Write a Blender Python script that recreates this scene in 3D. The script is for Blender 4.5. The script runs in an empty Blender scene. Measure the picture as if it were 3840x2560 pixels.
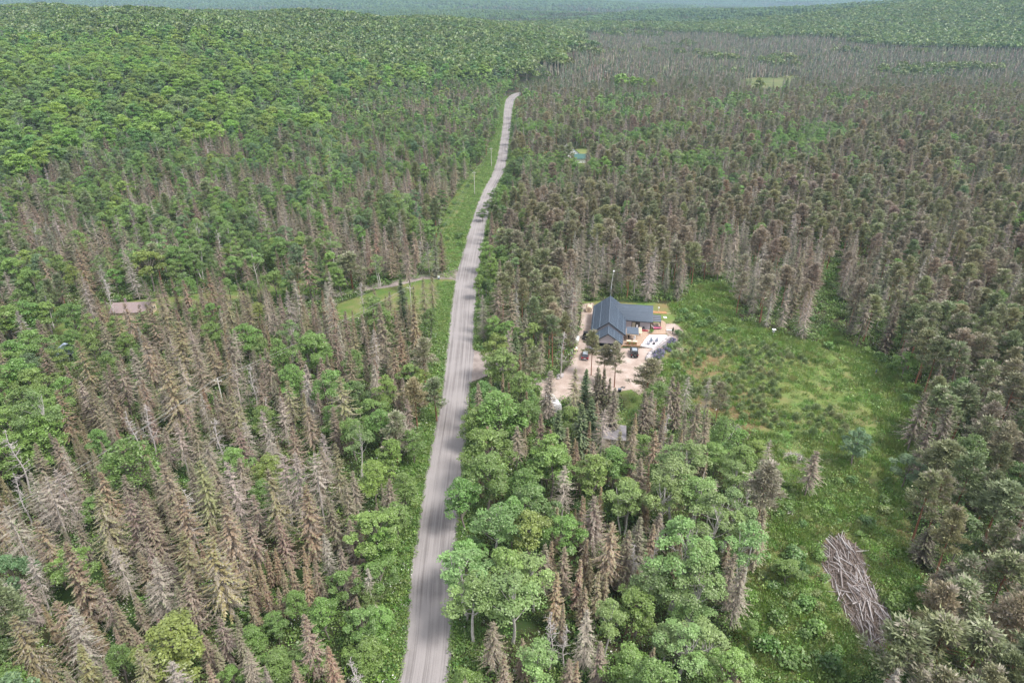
import bpy, bmesh, math, random
import numpy as np
from mathutils import Vector, Matrix, noise

# ------------------------------------------------------------------ camera, sky, sun, exposure
SC = bpy.context.scene
F, PITCH, CAMH = 2500.0, math.atan(0.52), 85.0       # focal length in photo pixels, tilt, drone height
SN, CS = math.sin(PITCH), math.cos(PITCH)
cd = bpy.data.cameras.new('camera'); cam = bpy.data.objects.new('camera', cd)
SC.collection.objects.link(cam); SC.camera = cam
cd.sensor_width = 36; cd.lens = 36 * F / 3840
cd.clip_start = 1; cd.clip_end = 30000
cam.location = (0, 0, CAMH); cam.rotation_euler = (math.pi/2 - PITCH, 0, 0)

W = bpy.data.worlds.new('World'); SC.world = W; W.use_nodes = True
nt = W.node_tree; nt.nodes.clear()
wo = nt.nodes.new('ShaderNodeOutputWorld'); bg = nt.nodes.new('ShaderNodeBackground')
sky = nt.nodes.new('ShaderNodeTexSky'); sky.sky_type = 'NISHITA'; sky.sun_disc = False
SUN_EL, SUN_AZ = 58.0, 118.0      # azimuth clockwise from the view direction
sky.sun_elevation = math.radians(SUN_EL); sky.sun_rotation = math.radians(SUN_AZ)
sky.air_density = 1.0; sky.dust_density = 4.0; sky.ozone_density = 1.0
# thin broken cloud over the Nishita sky
tc = nt.nodes.new('ShaderNodeTexCoord'); nz = nt.nodes.new('ShaderNodeTexNoise'); nz.inputs['Scale'].default_value = 2.2
nz.inputs['Detail'].default_value = 4
mp = nt.nodes.new('ShaderNodeMapping'); mp.inputs['Scale'].default_value = (1, 1, 3)
rp = nt.nodes.new('ShaderNodeMapRange'); rp.inputs[1].default_value = .3; rp.inputs[2].default_value = .7
rp.inputs[3].default_value = .55; rp.inputs[4].default_value = .9
mx = nt.nodes.new('ShaderNodeMixRGB'); mx.inputs[2].default_value = (9.5, 9.7, 10.3, 1)
nt.links.new(tc.outputs['Generated'], mp.inputs[0]); nt.links.new(mp.outputs[0], nz.inputs['Vector'])
nt.links.new(nz.outputs['Fac'], rp.inputs[0]); nt.links.new(rp.outputs[0], mx.inputs[0])
nt.links.new(sky.outputs[0], mx.inputs[1]); nt.links.new(mx.outputs[0], bg.inputs[0])
bg.inputs[1].default_value = 0.05
nt.links.new(bg.outputs[0], wo.inputs[0])

sd = bpy.data.lights.new('sun', 'SUN'); sd.energy = 1.5; sd.angle = math.radians(16); sd.color = (1, .965, .91)
sun = bpy.data.objects.new('sun', sd); SC.collection.objects.link(sun)
_a, _e = math.radians(SUN_AZ), math.radians(SUN_EL)
sun.rotation_euler = Vector((math.sin(_a)*math.cos(_e), math.cos(_a)*math.cos(_e), math.sin(_e))).to_track_quat('Z', 'Y').to_euler()
SC.view_settings.view_transform = 'Standard'; SC.view_settings.look = 'None'
SC.view_settings.gamma = 1; SC.view_settings.exposure = 1.85; SC.view_settings.use_curve_mapping = False
SC.render.engine = 'CYCLES'
SC.cycles.max_bounces = 5; SC.cycles.diffuse_bounces = 3; SC.cycles.glossy_bounces = 2
SC.cycles.transmission_bounces = 2; SC.cycles.volume_bounces = 0; SC.cycles.transparent_max_bounces = 8
SC.cycles.use_denoising = True
HAZE_DENSITY = 0.000095

# ------------------------------------------------------------------ projection helpers (photo measured on a 2352 px wide copy)
K = 3840/2352
def G(px, py, h=0.0):
    u = (px*K-1920)/F; v = (py*K-1280)/F
    t = (CAMH-h)/(SN+v*CS)
    return Vector((u*t, t*(CS-v*SN), h))
def Z(X, Y, h=0.0):           # pixel in the enlarged house view
    return G((1980+X/3.5636)/K, (1040+Y/3.5636)/K, h)
def proj(x, y, z):
    dz = z-CAMH
    f = y*CS-dz*SN
    return (1920+F*x/f)/K, (1280+F*(-dz*CS-y*SN)/f)/K, f

def inpoly(px, py, poly):
    px = np.asarray(px, float); py = np.asarray(py, float)
    r = np.zeros(px.shape, bool); n = len(poly); j = n-1
    for i in range(n):
        xi, yi = poly[i]; xj, yj = poly[j]
        if yi != yj:
            r ^= ((yi > py) != (yj > py)) & (px < (xj-xi)*(py-yi)/(yj-yi)+xi)
        j = i
    return r
def polydist(px, py, poly):
    px = np.asarray(px, float); py = np.asarray(py, float)
    d = np.full(px.shape, 1e9); n = len(poly)
    for i in range(n):
        ax, ay = poly[i]; bx, by = poly[(i+1) % n]
        dx, dy = bx-ax, by-ay; L = dx*dx+dy*dy+1e-9
        t = np.clip(((px-ax)*dx+(py-ay)*dy)/L, 0, 1)
        d = np.minimum(d, np.hypot(px-ax-t*dx, py-ay-t*dy))
    return d

def sstep(a, b, x):
    t = np.clip((x-a)/(b-a), 0, 1); return t*t*(3-2*t)
def gauss(x, y, cx, cy, sx, sy): return np.exp(-.5*((x-cx)/sx)**2-.5*((y-cy)/sy)**2)
ROADPTS = np.array([(-15.5, 30), (-13.6, 137), (-15.2, 209), (-11.2, 321), (-6.4, 377), (-4.2, 485), (-3.5, 550), (-2.6, 611), (.4, 655), (7, 684), (20, 700), (55, 712), (110, 716)], float)
def road_dist(x, y):
    d = np.full(np.broadcast(x, y).shape, 1e9)
    for (ax, ay), (bx, by) in zip(ROADPTS[:-1], ROADPTS[1:]):
        dx, dy = bx-ax, by-ay; t = np.clip(((x-ax)*dx+(y-ay)*dy)/(dx*dx+dy*dy), 0, 1); d = np.minimum(d, np.hypot(x-ax-t*dx, y-ay-t*dy))
    return d
def terrain(x, y):
    x = np.asarray(x, float); y = np.asarray(y, float)
    prof = np.interp(y, [0, 270, 400, 500, 600, 800, 1000, 1150, 1500, 9000], [0, 0, 14, 27, 37, 50, 57, 53, 8, 0])
    ly = np.interp(y, [0, 600, 1000, 20000], [0, 0, 1, 1])
    w = sstep(-70, -330, x)*(1-ly) + ly*np.interp(x, [-690, -510, -400, -200, -50, 50, 150, 260], [1.0, .91, .84, .77, .66, .42, .15, 0])
    h = prof*w
    h = h + 26*gauss(x, y, 480, 1850, 300, 240) + 14*gauss(x, y, 60, 1500, 200, 150)
    h = h + 102*gauss(x, y, 1290, 1450, 420, 380)
    h = h + 20*gauss(x, y, -100, 2300, 500, 300)
    h = h + prof/57*w*(8*np.sin(x/88+1.2*np.sin(y/140))*np.sin(y/62+.8)+5*np.sin(x/47+y/50))
    far = sstep(1900, 5200, y)
    wob = (np.sin(x*.0011+1.3+y*.0004)*.5+np.sin(x*.0023-y*.0013+.4)*.3+np.sin(y*.0021+x*.0006)*.35+np.sin(x*.0047+y*.003)*.12)
    h = h + far*(38+40*wob) + sstep(4800, 7600, y)*30
    h = h + 2.2*np.sin(x*.011+.5)*np.sin(y*.009)*sstep(300, 700, y)*sstep(20, 160, np.abs(x))
    h = h*np.where((y > 200) & (y < 800), sstep(7, 45, road_dist(x, y)), 1.0)
    return h

def noise2(x, y, s, o=0.0):
    return (np.sin(x/s*1.9+o+1.7*np.sin(y/s*1.3+o))+np.sin(y/s*2.3+2*o+1.3*np.sin(x/s*1.7-o))+.6*np.sin((x+y)/s*3.7+o))/2.6

# ------------------------------------------------------------------ object helpers
COL = SC.collection
def tag(o, label=None, cat=None, group=None, kind=None):
    if label: o['label'] = label
    if cat: o['category'] = cat
    if group: o['group'] = group
    if kind: o['kind'] = kind
    return o
def empty(name, loc=(0, 0, 0), rz=0.0):
    o = bpy.data.objects.new(name, None); COL.objects.link(o)
    o.location = loc; o.rotation_euler = (0, 0, rz); o.empty_display_size = .2
    return o
def link(name, me, parent=None, loc=None):
    o = bpy.data.objects.new(name, me); COL.objects.link(o)
    if parent is not None: o.parent = parent
    if loc is not None: o.location = loc
    return o

def arr_mesh(name, V, T, tint=None, mats=(), midx=None, uv=None, smooth=False):
    V = np.asarray(V, np.float32).reshape(-1, 3); T = np.asarray(T, np.int32); n = T.shape[1]
    me = bpy.data.meshes.new(name)
    me.vertices.add(len(V)); me.vertices.foreach_set('co', V.ravel())
    me.loops.add(T.size); me.loops.foreach_set('vertex_index', T.ravel())
    me.polygons.add(len(T)); me.polygons.foreach_set('loop_start', np.arange(0, T.size, n, dtype=np.int32))
    if smooth: me.polygons.foreach_set('use_smooth', np.ones(len(T), bool))
    for m in mats: me.materials.append(m)
    if midx is not None: me.polygons.foreach_set('material_index', np.asarray(midx, np.int32))
    if tint is not None:
        c = np.ones((len(V), 4), np.float32); t = np.asarray(tint, np.float32).reshape(len(V), -1); c[:, :t.shape[1]] = t
        me.attributes.new('tint', 'FLOAT_COLOR', 'POINT').data.foreach_set('color', c.ravel())
    if uv is not None:
        l = me.uv_layers.new(name='uv'); l.data.foreach_set('uv', np.asarray(uv, np.float32)[T.ravel()].ravel())
    me.update(calc_edges=True); me.validate()
    return me

# ------------------------------------------------------------------ materials
def new_mat(name):
    m = bpy.data.materials.new(name); m.use_nodes = True
    b = m.node_tree.nodes['Principled BSDF']; b.inputs['Specular IOR Level'].default_value = .2
    return m, m.node_tree, b
def N(nt, t, **kw):
    n = nt.nodes.new(t)
    for k, v in kw.items(): setattr(n, k, v)
    return n
def plain(name, col, rough=.7, metal=0.0, spec=.3, noise_s=0, noise_a=.15, bump=0):
    m, nt, b = new_mat(name)
    b.inputs['Base Color'].default_value = (*col, 1); b.inputs['Roughness'].default_value = rough
    b.inputs['Metallic'].default_value = metal; b.inputs['Specular IOR Level'].default_value = spec
    if noise_s:
        tc = N(nt, 'ShaderNodeTexCoord'); nz = N(nt, 'ShaderNodeTexNoise'); nz.inputs['Scale'].default_value = noise_s
        nz.inputs['Detail'].default_value = 5
        mr = N(nt, 'ShaderNodeMapRange'); mr.inputs[1].default_value = .25; mr.inputs[2].default_value = .75
        mr.inputs[3].default_value = 1-noise_a; mr.inputs[4].default_value = 1+noise_a
        mu = N(nt, 'ShaderNodeVectorMath', operation='SCALE'); mu.inputs[0].default_value = col
        nt.links.new(tc.outputs['Object'], nz.inputs['Vector']); nt.links.new(nz.outputs['Fac'], mr.inputs[0])
        nt.links.new(mr.outputs[0], mu.inputs['Scale']); nt.links.new(mu.outputs[0], b.inputs['Base Color'])
        if bump:
            bp = N(nt, 'ShaderNodeBump'); bp.inputs['Strength'].default_value = bump
            nt.links.new(nz.outputs['Fac'], bp.inputs['Height']); nt.links.new(bp.outputs[0], b.inputs['Normal'])
    return m

def crown_mat(name, twig=(.33, .28, .235), transl=.25, jitter=.16, young=(.2, .26, .09)):
    """needles or leaves: the object's own colour x the mesh's clump tint, bare twigs where tint.g is 1, fresh tips where tint.b is 1"""
    m = bpy.data.materials.new(name); m.use_nodes = True; nt = m.node_tree; nt.nodes.clear()
    out = N(nt, 'ShaderNodeOutputMaterial'); oi = N(nt, 'ShaderNodeObjectInfo')
    at = N(nt, 'ShaderNodeAttribute', attribute_name='tint'); sp = N(nt, 'ShaderNodeSeparateColor')
    nt.links.new(at.outputs['Color'], sp.inputs[0])
    mr = N(nt, 'ShaderNodeMapRange'); mr.inputs[3].default_value = 1-jitter; mr.inputs[4].default_value = 1+jitter
    nt.links.new(oi.outputs['Random'], mr.inputs[0])
    m1 = N(nt, 'ShaderNodeMath', operation='MULTIPLY'); nt.links.new(sp.outputs[0], m1.inputs[0]); nt.links.new(mr.outputs[0], m1.inputs[1])
    sc_ = N(nt, 'ShaderNodeVectorMath', operation='SCALE'); ia = N(nt, 'ShaderNodeAttribute', attribute_type='INSTANCER', attribute_name='tone')   # many-instance objects carry the colour per plant
    ad = N(nt, 'ShaderNodeVectorMath', operation='ADD'); nt.links.new(oi.outputs['Color'], ad.inputs[0]); nt.links.new(ia.outputs['Color'], ad.inputs[1])
    nt.links.new(ad.outputs[0], sc_.inputs[0]); nt.links.new(m1.outputs[0], sc_.inputs['Scale'])
    hs = N(nt, 'ShaderNodeHueSaturation')
    w = N(nt, 'ShaderNodeTexWhiteNoise', noise_dimensions='1D'); nt.links.new(oi.outputs['Random'], w.inputs['W'])
    mh = N(nt, 'ShaderNodeMapRange'); mh.inputs[3].default_value = .486; mh.inputs[4].default_value = .509
    nt.links.new(w.outputs['Value'], mh.inputs[0]); nt.links.new(mh.outputs[0], hs.inputs['Hue']); nt.links.new(sc_.outputs[0], hs.inputs['Color'])
    mb = N(nt, 'ShaderNodeMixRGB'); mb.inputs[2].default_value = (*young, 1)
    nt.links.new(sp.outputs[2], mb.inputs[0]); nt.links.new(hs.outputs[0], mb.inputs[1])
    mg = N(nt, 'ShaderNodeMixRGB'); mg.inputs[2].default_value = (*twig, 1)
    nt.links.new(sp.outputs[1], mg.inputs[0]); nt.links.new(mb.outputs[0], mg.inputs[1])
    d = N(nt, 'ShaderNodeBsdfDiffuse'); nt.links.new(mg.outputs[0], d.inputs[0])
    last = d
    if transl:
        t = N(nt, 'ShaderNodeBsdfTranslucent'); nt.links.new(mg.outputs[0], t.inputs[0])
        ms = N(nt, 'ShaderNodeMixShader'); ms.inputs[0].default_value = transl
        nt.links.new(d.outputs[0], ms.inputs[1]); nt.links.new(t.outputs[0], ms.inputs[2]); last = ms
    gl = N(nt, 'ShaderNodeBsdfGlossy'); gl.inputs['Roughness'].default_value = .5; gl.inputs['Color'].default_value = (1, 1, .9, 1)
    mg2 = N(nt, 'ShaderNodeMixShader'); mg2.inputs[0].default_value = .05 if transl > .2 else .03
    nt.links.new(last.outputs[0], mg2.inputs[1]); nt.links.new(gl.outputs[0], mg2.inputs[2])
    nt.links.new(mg2.outputs[0], out.inputs[0])
    return m
M_needle = crown_mat('conifer_needles', transl=.22)
M_leaf = crown_mat('leaves', transl=.3, twig=(.3, .28, .26))
M_weed = crown_mat('weeds', transl=.3, jitter=.3, twig=(.75, .75, .68))
M_bark_grey = plain('grey_bark', (.20, .17, .15), .95, noise_s=2, noise_a=.3)
M_bark_white = plain('birch_bark', (.46, .43, .40), .9, noise_s=3, noise_a=.35)
M_bark_pine = plain('pine_bark', (.25, .12, .075), .95, noise_s=2, noise_a=.3)
M_deadwood = plain('dead_wood', (.44, .40, .38), .95, noise_s=2, noise_a=.25)

def floor_nodes(nt):
    """forest floor colour from world position: brown litter, moss and low green growth"""
    geo = N(nt, 'ShaderNodeNewGeometry')
    n1 = N(nt, 'ShaderNodeTexNoise'); n1.inputs['Scale'].default_value = .09; n1.inputs['Detail'].default_value = 6
    n2 = N(nt, 'ShaderNodeTexNoise'); n2.inputs['Scale'].default_value = 1.6; n2.inputs['Detail'].default_value = 8; n2.inputs['Roughness'].default_value = .7
    for n in (n1, n2): nt.links.new(geo.outputs['Position'], n.inputs['Vector'])
    r1 = N(nt, 'ShaderNodeValToRGB'); e = r1.color_ramp.elements
    e[0].position = .36; e[0].color = (.062, .044, .030, 1); e[1].position = .62; e[1].color = (.035, .062, .018, 1)
    x = e.new(.47); x.color = (.050, .050, .024, 1)
    mixn = N(nt, 'ShaderNodeMath', operation='MULTIPLY_ADD'); mixn.inputs[1].default_value = .45
    sub = N(nt, 'ShaderNodeMath', operation='SUBTRACT'); sub.inputs[1].default_value = .225
    nt.links.new(n2.outputs['Fac'], mixn.inputs[0]); nt.links.new(n1.outputs['Fac'], mixn.inputs[2])
    nt.links.new(mixn.outputs[0], sub.inputs[0]); nt.links.new(sub.outputs[0], r1.inputs[0])
    return r1.outputs[0], n1, n2, geo
M_floor, nt, b = new_mat('forest_floor'); c, *_ = floor_nodes(nt)
nt.links.new(c, b.inputs['Base Color']); b.inputs['Roughness'].default_value = 1

def sheet_mat(name, ca, cb, cc=None, scale=.35, fine=3.0):
    """surface cover with a ragged see-through rim (tint.r = 0..1)"""
    m, nt, b = new_mat(name); c, n1, n2, geo = floor_nodes(nt)
    a = N(nt, 'ShaderNodeTexNoise'); a.inputs['Scale'].default_value = scale; a.inputs['Detail'].default_value = 7
    f = N(nt, 'ShaderNodeTexNoise'); f.inputs['Scale'].default_value = fine; f.inputs['Detail'].default_value = 6; f.inputs['Roughness'].default_value = .75
    for n in (a, f): nt.links.new(geo.outputs['Position'], n.inputs['Vector'])
    ad = N(nt, 'ShaderNodeMath', operation='MULTIPLY_ADD'); ad.inputs[1].default_value = .5
    nt.links.new(f.outputs['Fac'], ad.inputs[0]); nt.links.new(a.outputs['Fac'], ad.inputs[2])
    r = N(nt, 'ShaderNodeValToRGB'); e = r.color_ramp.elements
    e[0].position = .58; e[0].color = (*ca, 1); e[1].position = .92; e[1].color = (*cb, 1)
    if cc: x = e.new(.75); x.color = (*cc, 1)
    nt.links.new(ad.outputs[0], r.inputs[0])
    at = N(nt, 'ShaderNodeAttribute', attribute_name='tint'); sp = N(nt, 'ShaderNodeSeparateColor'); nt.links.new(at.outputs['Color'], sp.inputs[0])
    th = N(nt, 'ShaderNodeMath', operation='ADD'); nt.links.new(sp.outputs[0], th.inputs[0]); nt.links.new(f.outputs['Fac'], th.inputs[1])
    st = N(nt, 'ShaderNodeMapRange'); st.inputs[1].default_value = .85; st.inputs[2].default_value = 1.1
    nt.links.new(th.outputs[0], st.inputs[0])
    nt.links.new(r.outputs[0], b.inputs['Base Color']); b.inputs['Roughness'].default_value = 1
    tr_ = N(nt, 'ShaderNodeBsdfTransparent'); ms_ = N(nt, 'ShaderNodeMixShader'); mo_ = nt.nodes['Material Output']     # ragged rim: the ground below shows through
    nt.links.new(st.outputs[0], ms_.inputs[0]); nt.links.new(tr_.outputs[0], ms_.inputs[1]); nt.links.new(b.outputs[0], ms_.inputs[2]); nt.links.new(ms_.outputs[0], mo_.inputs['Surface'])
    bp = N(nt, 'ShaderNodeBump'); bp.inputs['Strength'].default_value = .5; bp.inputs['Distance'].default_value = .15
    nt.links.new(f.outputs['Fac'], bp.inputs['Height']); nt.links.new(bp.outputs[0], b.inputs['Normal'])
    return m
M_sand = sheet_mat('yard_sand', (.29, .225, .19), (.43, .355, .315), (.36, .285, .245))
M_lawn = sheet_mat('lawn_grass', (.075, .13, .03), (.17, .155, .07), (.11, .145, .04), .2, 2.0)
M_meadow = sheet_mat('clearing_growth', (.095, .165, .04), (.19, .15, .07), (.14, .165, .055), .14, 1.8)
M_moss = sheet_mat('dry_moss', (.13, .075, .04), (.22, .16, .09), (.16, .13, .06), .3, 2.5)
M_track = sheet_mat('dry_grass_track', (.105, .165, .042), (.19, .18, .08), (.14, .175, .052), .22, 2.2)
M_gravel = sheet_mat('driveway_gravel', (.20, .165, .15), (.30, .255, .235), None, .5, 4)
M_marsh = sheet_mat('marsh_grass', (.07, .10, .035), (.14, .14, .065), (.10, .12, .045), .05, .6)

# road: graded gravel with long wheel tracks
M_road, nt, b = new_mat('graded_gravel_road'); uvn = N(nt, 'ShaderNodeUVMap', uv_map='uv')
sx = N(nt, 'ShaderNodeSeparateXYZ'); nt.links.new(uvn.outputs[0], sx.inputs[0])
mp1 = N(nt, 'ShaderNodeMapping'); mp1.inputs['Scale'].default_value = (1.7, .012, 1)
mp2 = N(nt, 'ShaderNodeMapping'); mp2.inputs['Scale'].default_value = (7.0, .05, 1)
n1 = N(nt, 'ShaderNodeTexNoise'); n1.inputs['Scale'].default_value = 1; n1.inputs['Detail'].default_value = 3
n2 = N(nt, 'ShaderNodeTexNoise'); n2.inputs['Scale'].default_value = 1; n2.inputs['Detail'].default_value = 4
n3 = N(nt, 'ShaderNodeTexNoise'); n3.inputs['Scale'].default_value = 5; n3.inputs['Detail'].default_value = 8; n3.inputs['Roughness'].default_value = .8
n4 = N(nt, 'ShaderNodeTexNoise'); n4.inputs['Scale'].default_value = .09; n4.inputs['Detail'].default_value = 4
nt.links.new(uvn.outputs[0], mp1.inputs[0]); nt.links.new(uvn.outputs[0], mp2.inputs[0])
nt.links.new(mp1.outputs[0], n1.inputs['Vector']); nt.links.new(mp2.outputs[0], n2.inputs['Vector'])
nt.links.new(uvn.outputs[0], n3.inputs['Vector']); nt.links.new(uvn.outputs[0], n4.inputs['Vector'])
def madd(a, k, c):
    q = N(nt, 'ShaderNodeMath', operation='MULTIPLY_ADD'); nt.links.new(a, q.inputs[0]); q.inputs[1].default_value = k
    if isinstance(c, (int, float)): q.inputs[2].default_value = c
    else: nt.links.new(c, q.inputs[2])
    return q.outputs[0]
s = madd(n1.outputs['Fac'], 1.1, -.6); s = madd(n2.outputs['Fac'], .6, s); s = madd(s, 1.0, .15); s = madd(n3.outputs['Fac'], .5, s); s = madd(n4.outputs['Fac'], 1.0, s); s = madd(s, 1.0, -.25)
rr = N(nt, 'ShaderNodeValToRGB'); e = rr.color_ramp.elements
e[0].position = .5; e[0].color = (.118, .105, .102, 1); e[1].position = 1.0; e[1].color = (.262, .240, .236, 1)
nt.links.new(s, rr.inputs[0]); nt.links.new(rr.outputs[0], b.inputs['Base Color']); b.inputs['Roughness'].default_value = .95
bp = N(nt, 'ShaderNodeBump'); bp.inputs['Strength'].default_value = .35; bp.inputs['Distance'].default_value = .05
nt.links.new(n3.outputs['Fac'], bp.inputs['Height']); nt.links.new(bp.outputs[0], b.inputs['Normal'])

# ------------------------------------------------------------------ terrain, road, clearings
def make_ground():
    t = np.linspace(-1, 1, 221); xs = 5200*np.sinh(4.2*t)/np.sinh(4.2)*1.6
    q = np.linspace(0, 1, 260); ys = -300+9900*(np.exp(3.6*q)-1)/(np.exp(3.6)-1)
    X, Y = np.meshgrid(xs, ys); Zt = terrain(X, Y)
    V = np.stack([X, Y, Zt], -1).reshape(-1, 3); n = len(xs); m = len(ys)
    i = (np.arange(m-1)[:, None]*n+np.arange(n-1)[None]).ravel()
    T = np.stack([i, i+1, i+1+n, i+n], 1)
    tag(link('ground', arr_mesh('ground', V, T, mats=[M_floor], smooth=True)), kind='structure')
make_ground()

ROAD = [(-15.5, 30), (-12.4, 60), (-13.2, 82), (-13.5, 104.5), (-13.6, 137), (-14.0, 159.5), (-15.2, 209), (-13.6, 278), (-11.2, 321), (-6.4, 377), (-4.2, 485), (-2.6, 611), (.4, 655), (7, 684), (20, 700), (55, 712), (110, 716)]
ROADW = [6.8, 7.0, 7.4, 7.5, 7.1, 7.6, 7.6, 6.6, 6.4, 6.4, 6.6, 8.2, 9, 8, 7, 7, 7]
def catmull(P, n=10):
    P = [np.array(p, float) for p in P]; out = []
    for i in range(len(P)-1):
        a = P[max(i-1, 0)]; b_ = P[i]; c_ = P[i+1]; d_ = P[min(i+2, len(P)-1)]
        for k in range(n):
            t = k/n; out.append(.5*((2*b_)+(-a+c_)*t+(2*a-5*b_+4*c_-d_)*t*t+(-a+3*b_-3*c_+d_)*t**3))
    out.append(P[-1]); return np.array(out)
RC = catmull([(*p, w) for p, w in zip(ROAD, ROADW)], 24)
def strip(name, C, z, mat, seed=0, rag=.05, crown=.0, na=9):
    rnd = random.Random(seed); V = []; UV = []; L = 0
    for i, (x, y, w) in enumerate(C):
        d = C[min(i+1, len(C)-1)][:2]-C[max(i-1, 0)][:2]; d = d/np.linalg.norm(d); nrm = np.array([d[1], -d[0]])
        if i: L += np.linalg.norm(C[i][:2]-C[i-1][:2])
        for k in range(na):
            s_ = (k/(na-1)*2-1); e_ = 0
            if k in (0, na-1): e_ = rnd.gauss(0, rag)
            p = np.array([x, y])+nrm*(s_*w/2+e_)
            V.append((p[0], p[1], float(terrain(p[0], p[1]))*0+z+crown*(1-s_*s_))); UV.append((s_*w/2, L))
    T = []
    for i in range(len(C)-1):
        for k in range(na-1):
            a = i*na+k; T.append((a, a+1, a+1+na, a+na))
    return tag(link(name, arr_mesh(name, V, T, uv=UV, mats=[mat], smooth=True)), kind='structure')
strip('road', RC, .03, M_road, 1, crown=.09)
def road_dx(x, y):          # signed distance (x minus road centre at that Y) and half width
    return x-np.interp(y, RC[:, 1], RC[:, 0]), np.interp(y, RC[:, 1], RC[:, 2])/2

def sheet(name, poly, z, mat, step=.8, blend=1.4):
    P = [(p[0], p[1]) for p in poly]
    x0 = min(p[0] for p in P)-blend; x1 = max(p[0] for p in P)+blend; y0 = min(p[1] for p in P)-blend; y1 = max(p[1] for p in P)+blend
    nx = int((x1-x0)/step)+2; ny = int((y1-y0)/step)+2
    X, Y = np.meshgrid(np.linspace(x0, x1, nx), np.linspace(y0, y1, ny))
    ins = inpoly(X, Y, P); d = polydist(X, Y, P); sd_ = np.where(ins, d, -d)
    mask = np.clip(.5+sd_/(2*blend)+.22*noise2(X, Y, 4.0, .3)*(blend > 2), 0, 1)
    keep = (sd_ > -blend-step).ravel()
    i = (np.arange(ny-1)[:, None]*nx+np.arange(nx-1)[None]).ravel(); T = np.stack([i, i+1, i+1+nx, i+nx], 1)
    T = T[keep[T].all(1)]
    V = np.stack([X, Y, terrain(X, Y)+z], -1).reshape(-1, 3)
    used = np.unique(T); mp_ = np.zeros(len(V), int); mp_[used] = np.arange(len(used))
    tint = np.stack([mask.ravel()]*3, 1)[used]
    return tag(link(name, arr_mesh(name, V[used], mp_[T], tint=tint, mats=[mat], smooth=True)), kind='structure')
GP = lambda pts: [tuple(G(*p)[:2]) for p in pts]
ZP = lambda pts: [tuple(Z(*p)[:2]) for p in pts]
P_CLEAR = [(1330, 690), (1560, 700), (1590, 665), (1615, 650), (1665, 652), (1692, 690), (1690, 735), (1790, 765), (1880, 790), (1892, 765), (1915, 760), (1965, 800), (2075, 850), (2125, 930), (2110, 1060), (2070, 1180), (2100, 1290), (2140, 1400), (2060, 1490), (1960, 1568), (1700, 1568), (1690, 1450), (1710, 1330), (1770, 1200), (1760, 1100), (1700, 1040), (1740, 985), (1640, 960), (1560, 930), (1480, 960), (1430, 930), (1480, 860), (1540, 790)]
P_SAND = [(1335, 700), (1362, 695), (1365, 800), (1500, 800), (1545, 775), (1530, 800), (1497, 830), (1482, 862), (1487, 890), (1470, 905), (1425, 912), (1370, 905), (1300, 915), (1262, 925), (1238, 900), (1245, 880), (1290, 862), (1310, 835), (1325, 790), (1333, 740)]
P_LAWN1 = [(770, 700), (850, 672), (905, 650), (975, 638), (1046, 640), (1040, 690), (1030, 760), (1012, 800), (990, 720), (930, 740), (850, 725), (780, 735)]
P_LAWN2 = [(240, 700), (300, 690), (420, 680), (470, 672), (560, 668), (690, 640), (720, 655), (700, 675), (560, 685), (440, 700), (380, 722), (300, 740), (210, 730)]
P_LAWN3 = [(120, 760), (170, 720), (215, 735), (205, 790), (170, 830), (130, 820)]
P_VERGE = [(975, 622), (1046, 618), (1062, 570), (1092, 480), (1120, 430), (1140, 385), (1152, 300), (1157, 240), (1150, 240), (1140, 300), (1118, 360), (1080, 400), (1030, 470), (1005, 545), (975, 600)]
P_MARSH = [(1695, 184), (1740, 179), (1790, 180), (1812, 173), (1835, 176), (1830, 186), (1895, 190), (1885, 197), (1830, 199), (1790, 205), (1740, 207), (1700, 200)]
P_FARYARD = [(1240, 352), (1300, 345), (1370, 340), (1385, 352), (1370, 372), (1330, 392), (1290, 380), (1250, 372)]
P_PATH = [(1880, 790), (1895, 792), (1985, 880), (2008, 950), (2035, 1080), (2020, 1180), (2000, 1180), (1990, 1080), (1985, 960), (1955, 890)]
P_OPEN1 = [(1780, 850), (1870, 840), (1960, 870), (1985, 960), (1960, 1000), (1900, 930), (1800, 890)]
P_NOTCH = [(1890, 640), (1905, 600), (1925, 600), (1935, 760), (1893, 768)]
sheet('lawn', GP(P_LAWN1), .012, M_lawn)
sheet('lawn', GP(P_LAWN2), .012, M_lawn)
sheet('lawn', GP(P_LAWN3), .012, M_lawn)
sheet('verge_grass', GP(P_VERGE), .008, M_lawn, 1.2)
sheet('clearing', GP(P_CLEAR), .010, M_meadow, 1.0, 2.5)
sheet('dry_moss_patch', GP([(1570, 790), (1640, 810), (1700, 900), (1740, 960), (1700, 985), (1620, 930), (1570, 860)]), .016, M_moss, .8, 7)
sheet('footpath', GP(P_PATH), .021, M_track, .8, 2.6)
sheet('dry_grass_patch', GP(P_OPEN1), .018, M_track, .8, 6)
sheet('yard_lawn', ZP([(1640, 470), (1860, 480), (2120, 600), (2180, 720), (2050, 760), (1900, 620), (1790, 560)]), .020, M_track, .5, 1.0)
sheet('yard', GP(P_SAND), .028, M_sand, .6, 1.3)
sheet('yard_bank', ZP([(1830, 620), (1960, 620), (2080, 700), (2060, 800), (2010, 900), (2080, 960), (2050, 1010), (1950, 920), (1880, 780), (1830, 720)]), .032, M_sand, .5, 1.5)
sheet('driveway_track', GP([(1050, 618), (1053, 645), (1030, 641), (975, 641), (905, 658), (850, 666), (780, 680), (720, 690), (640, 682), (640, 676), (720, 680), (780, 668), (850, 652), (905, 644), (975, 630), (1020, 626)]), .024, M_gravel, .5, .6)
sheet('yard_entrance', GP([(1078, 803), (1120, 806), (1165, 822), (1165, 842), (1120, 862), (1075, 880)]), .024, M_gravel, .5, .8)
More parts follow.
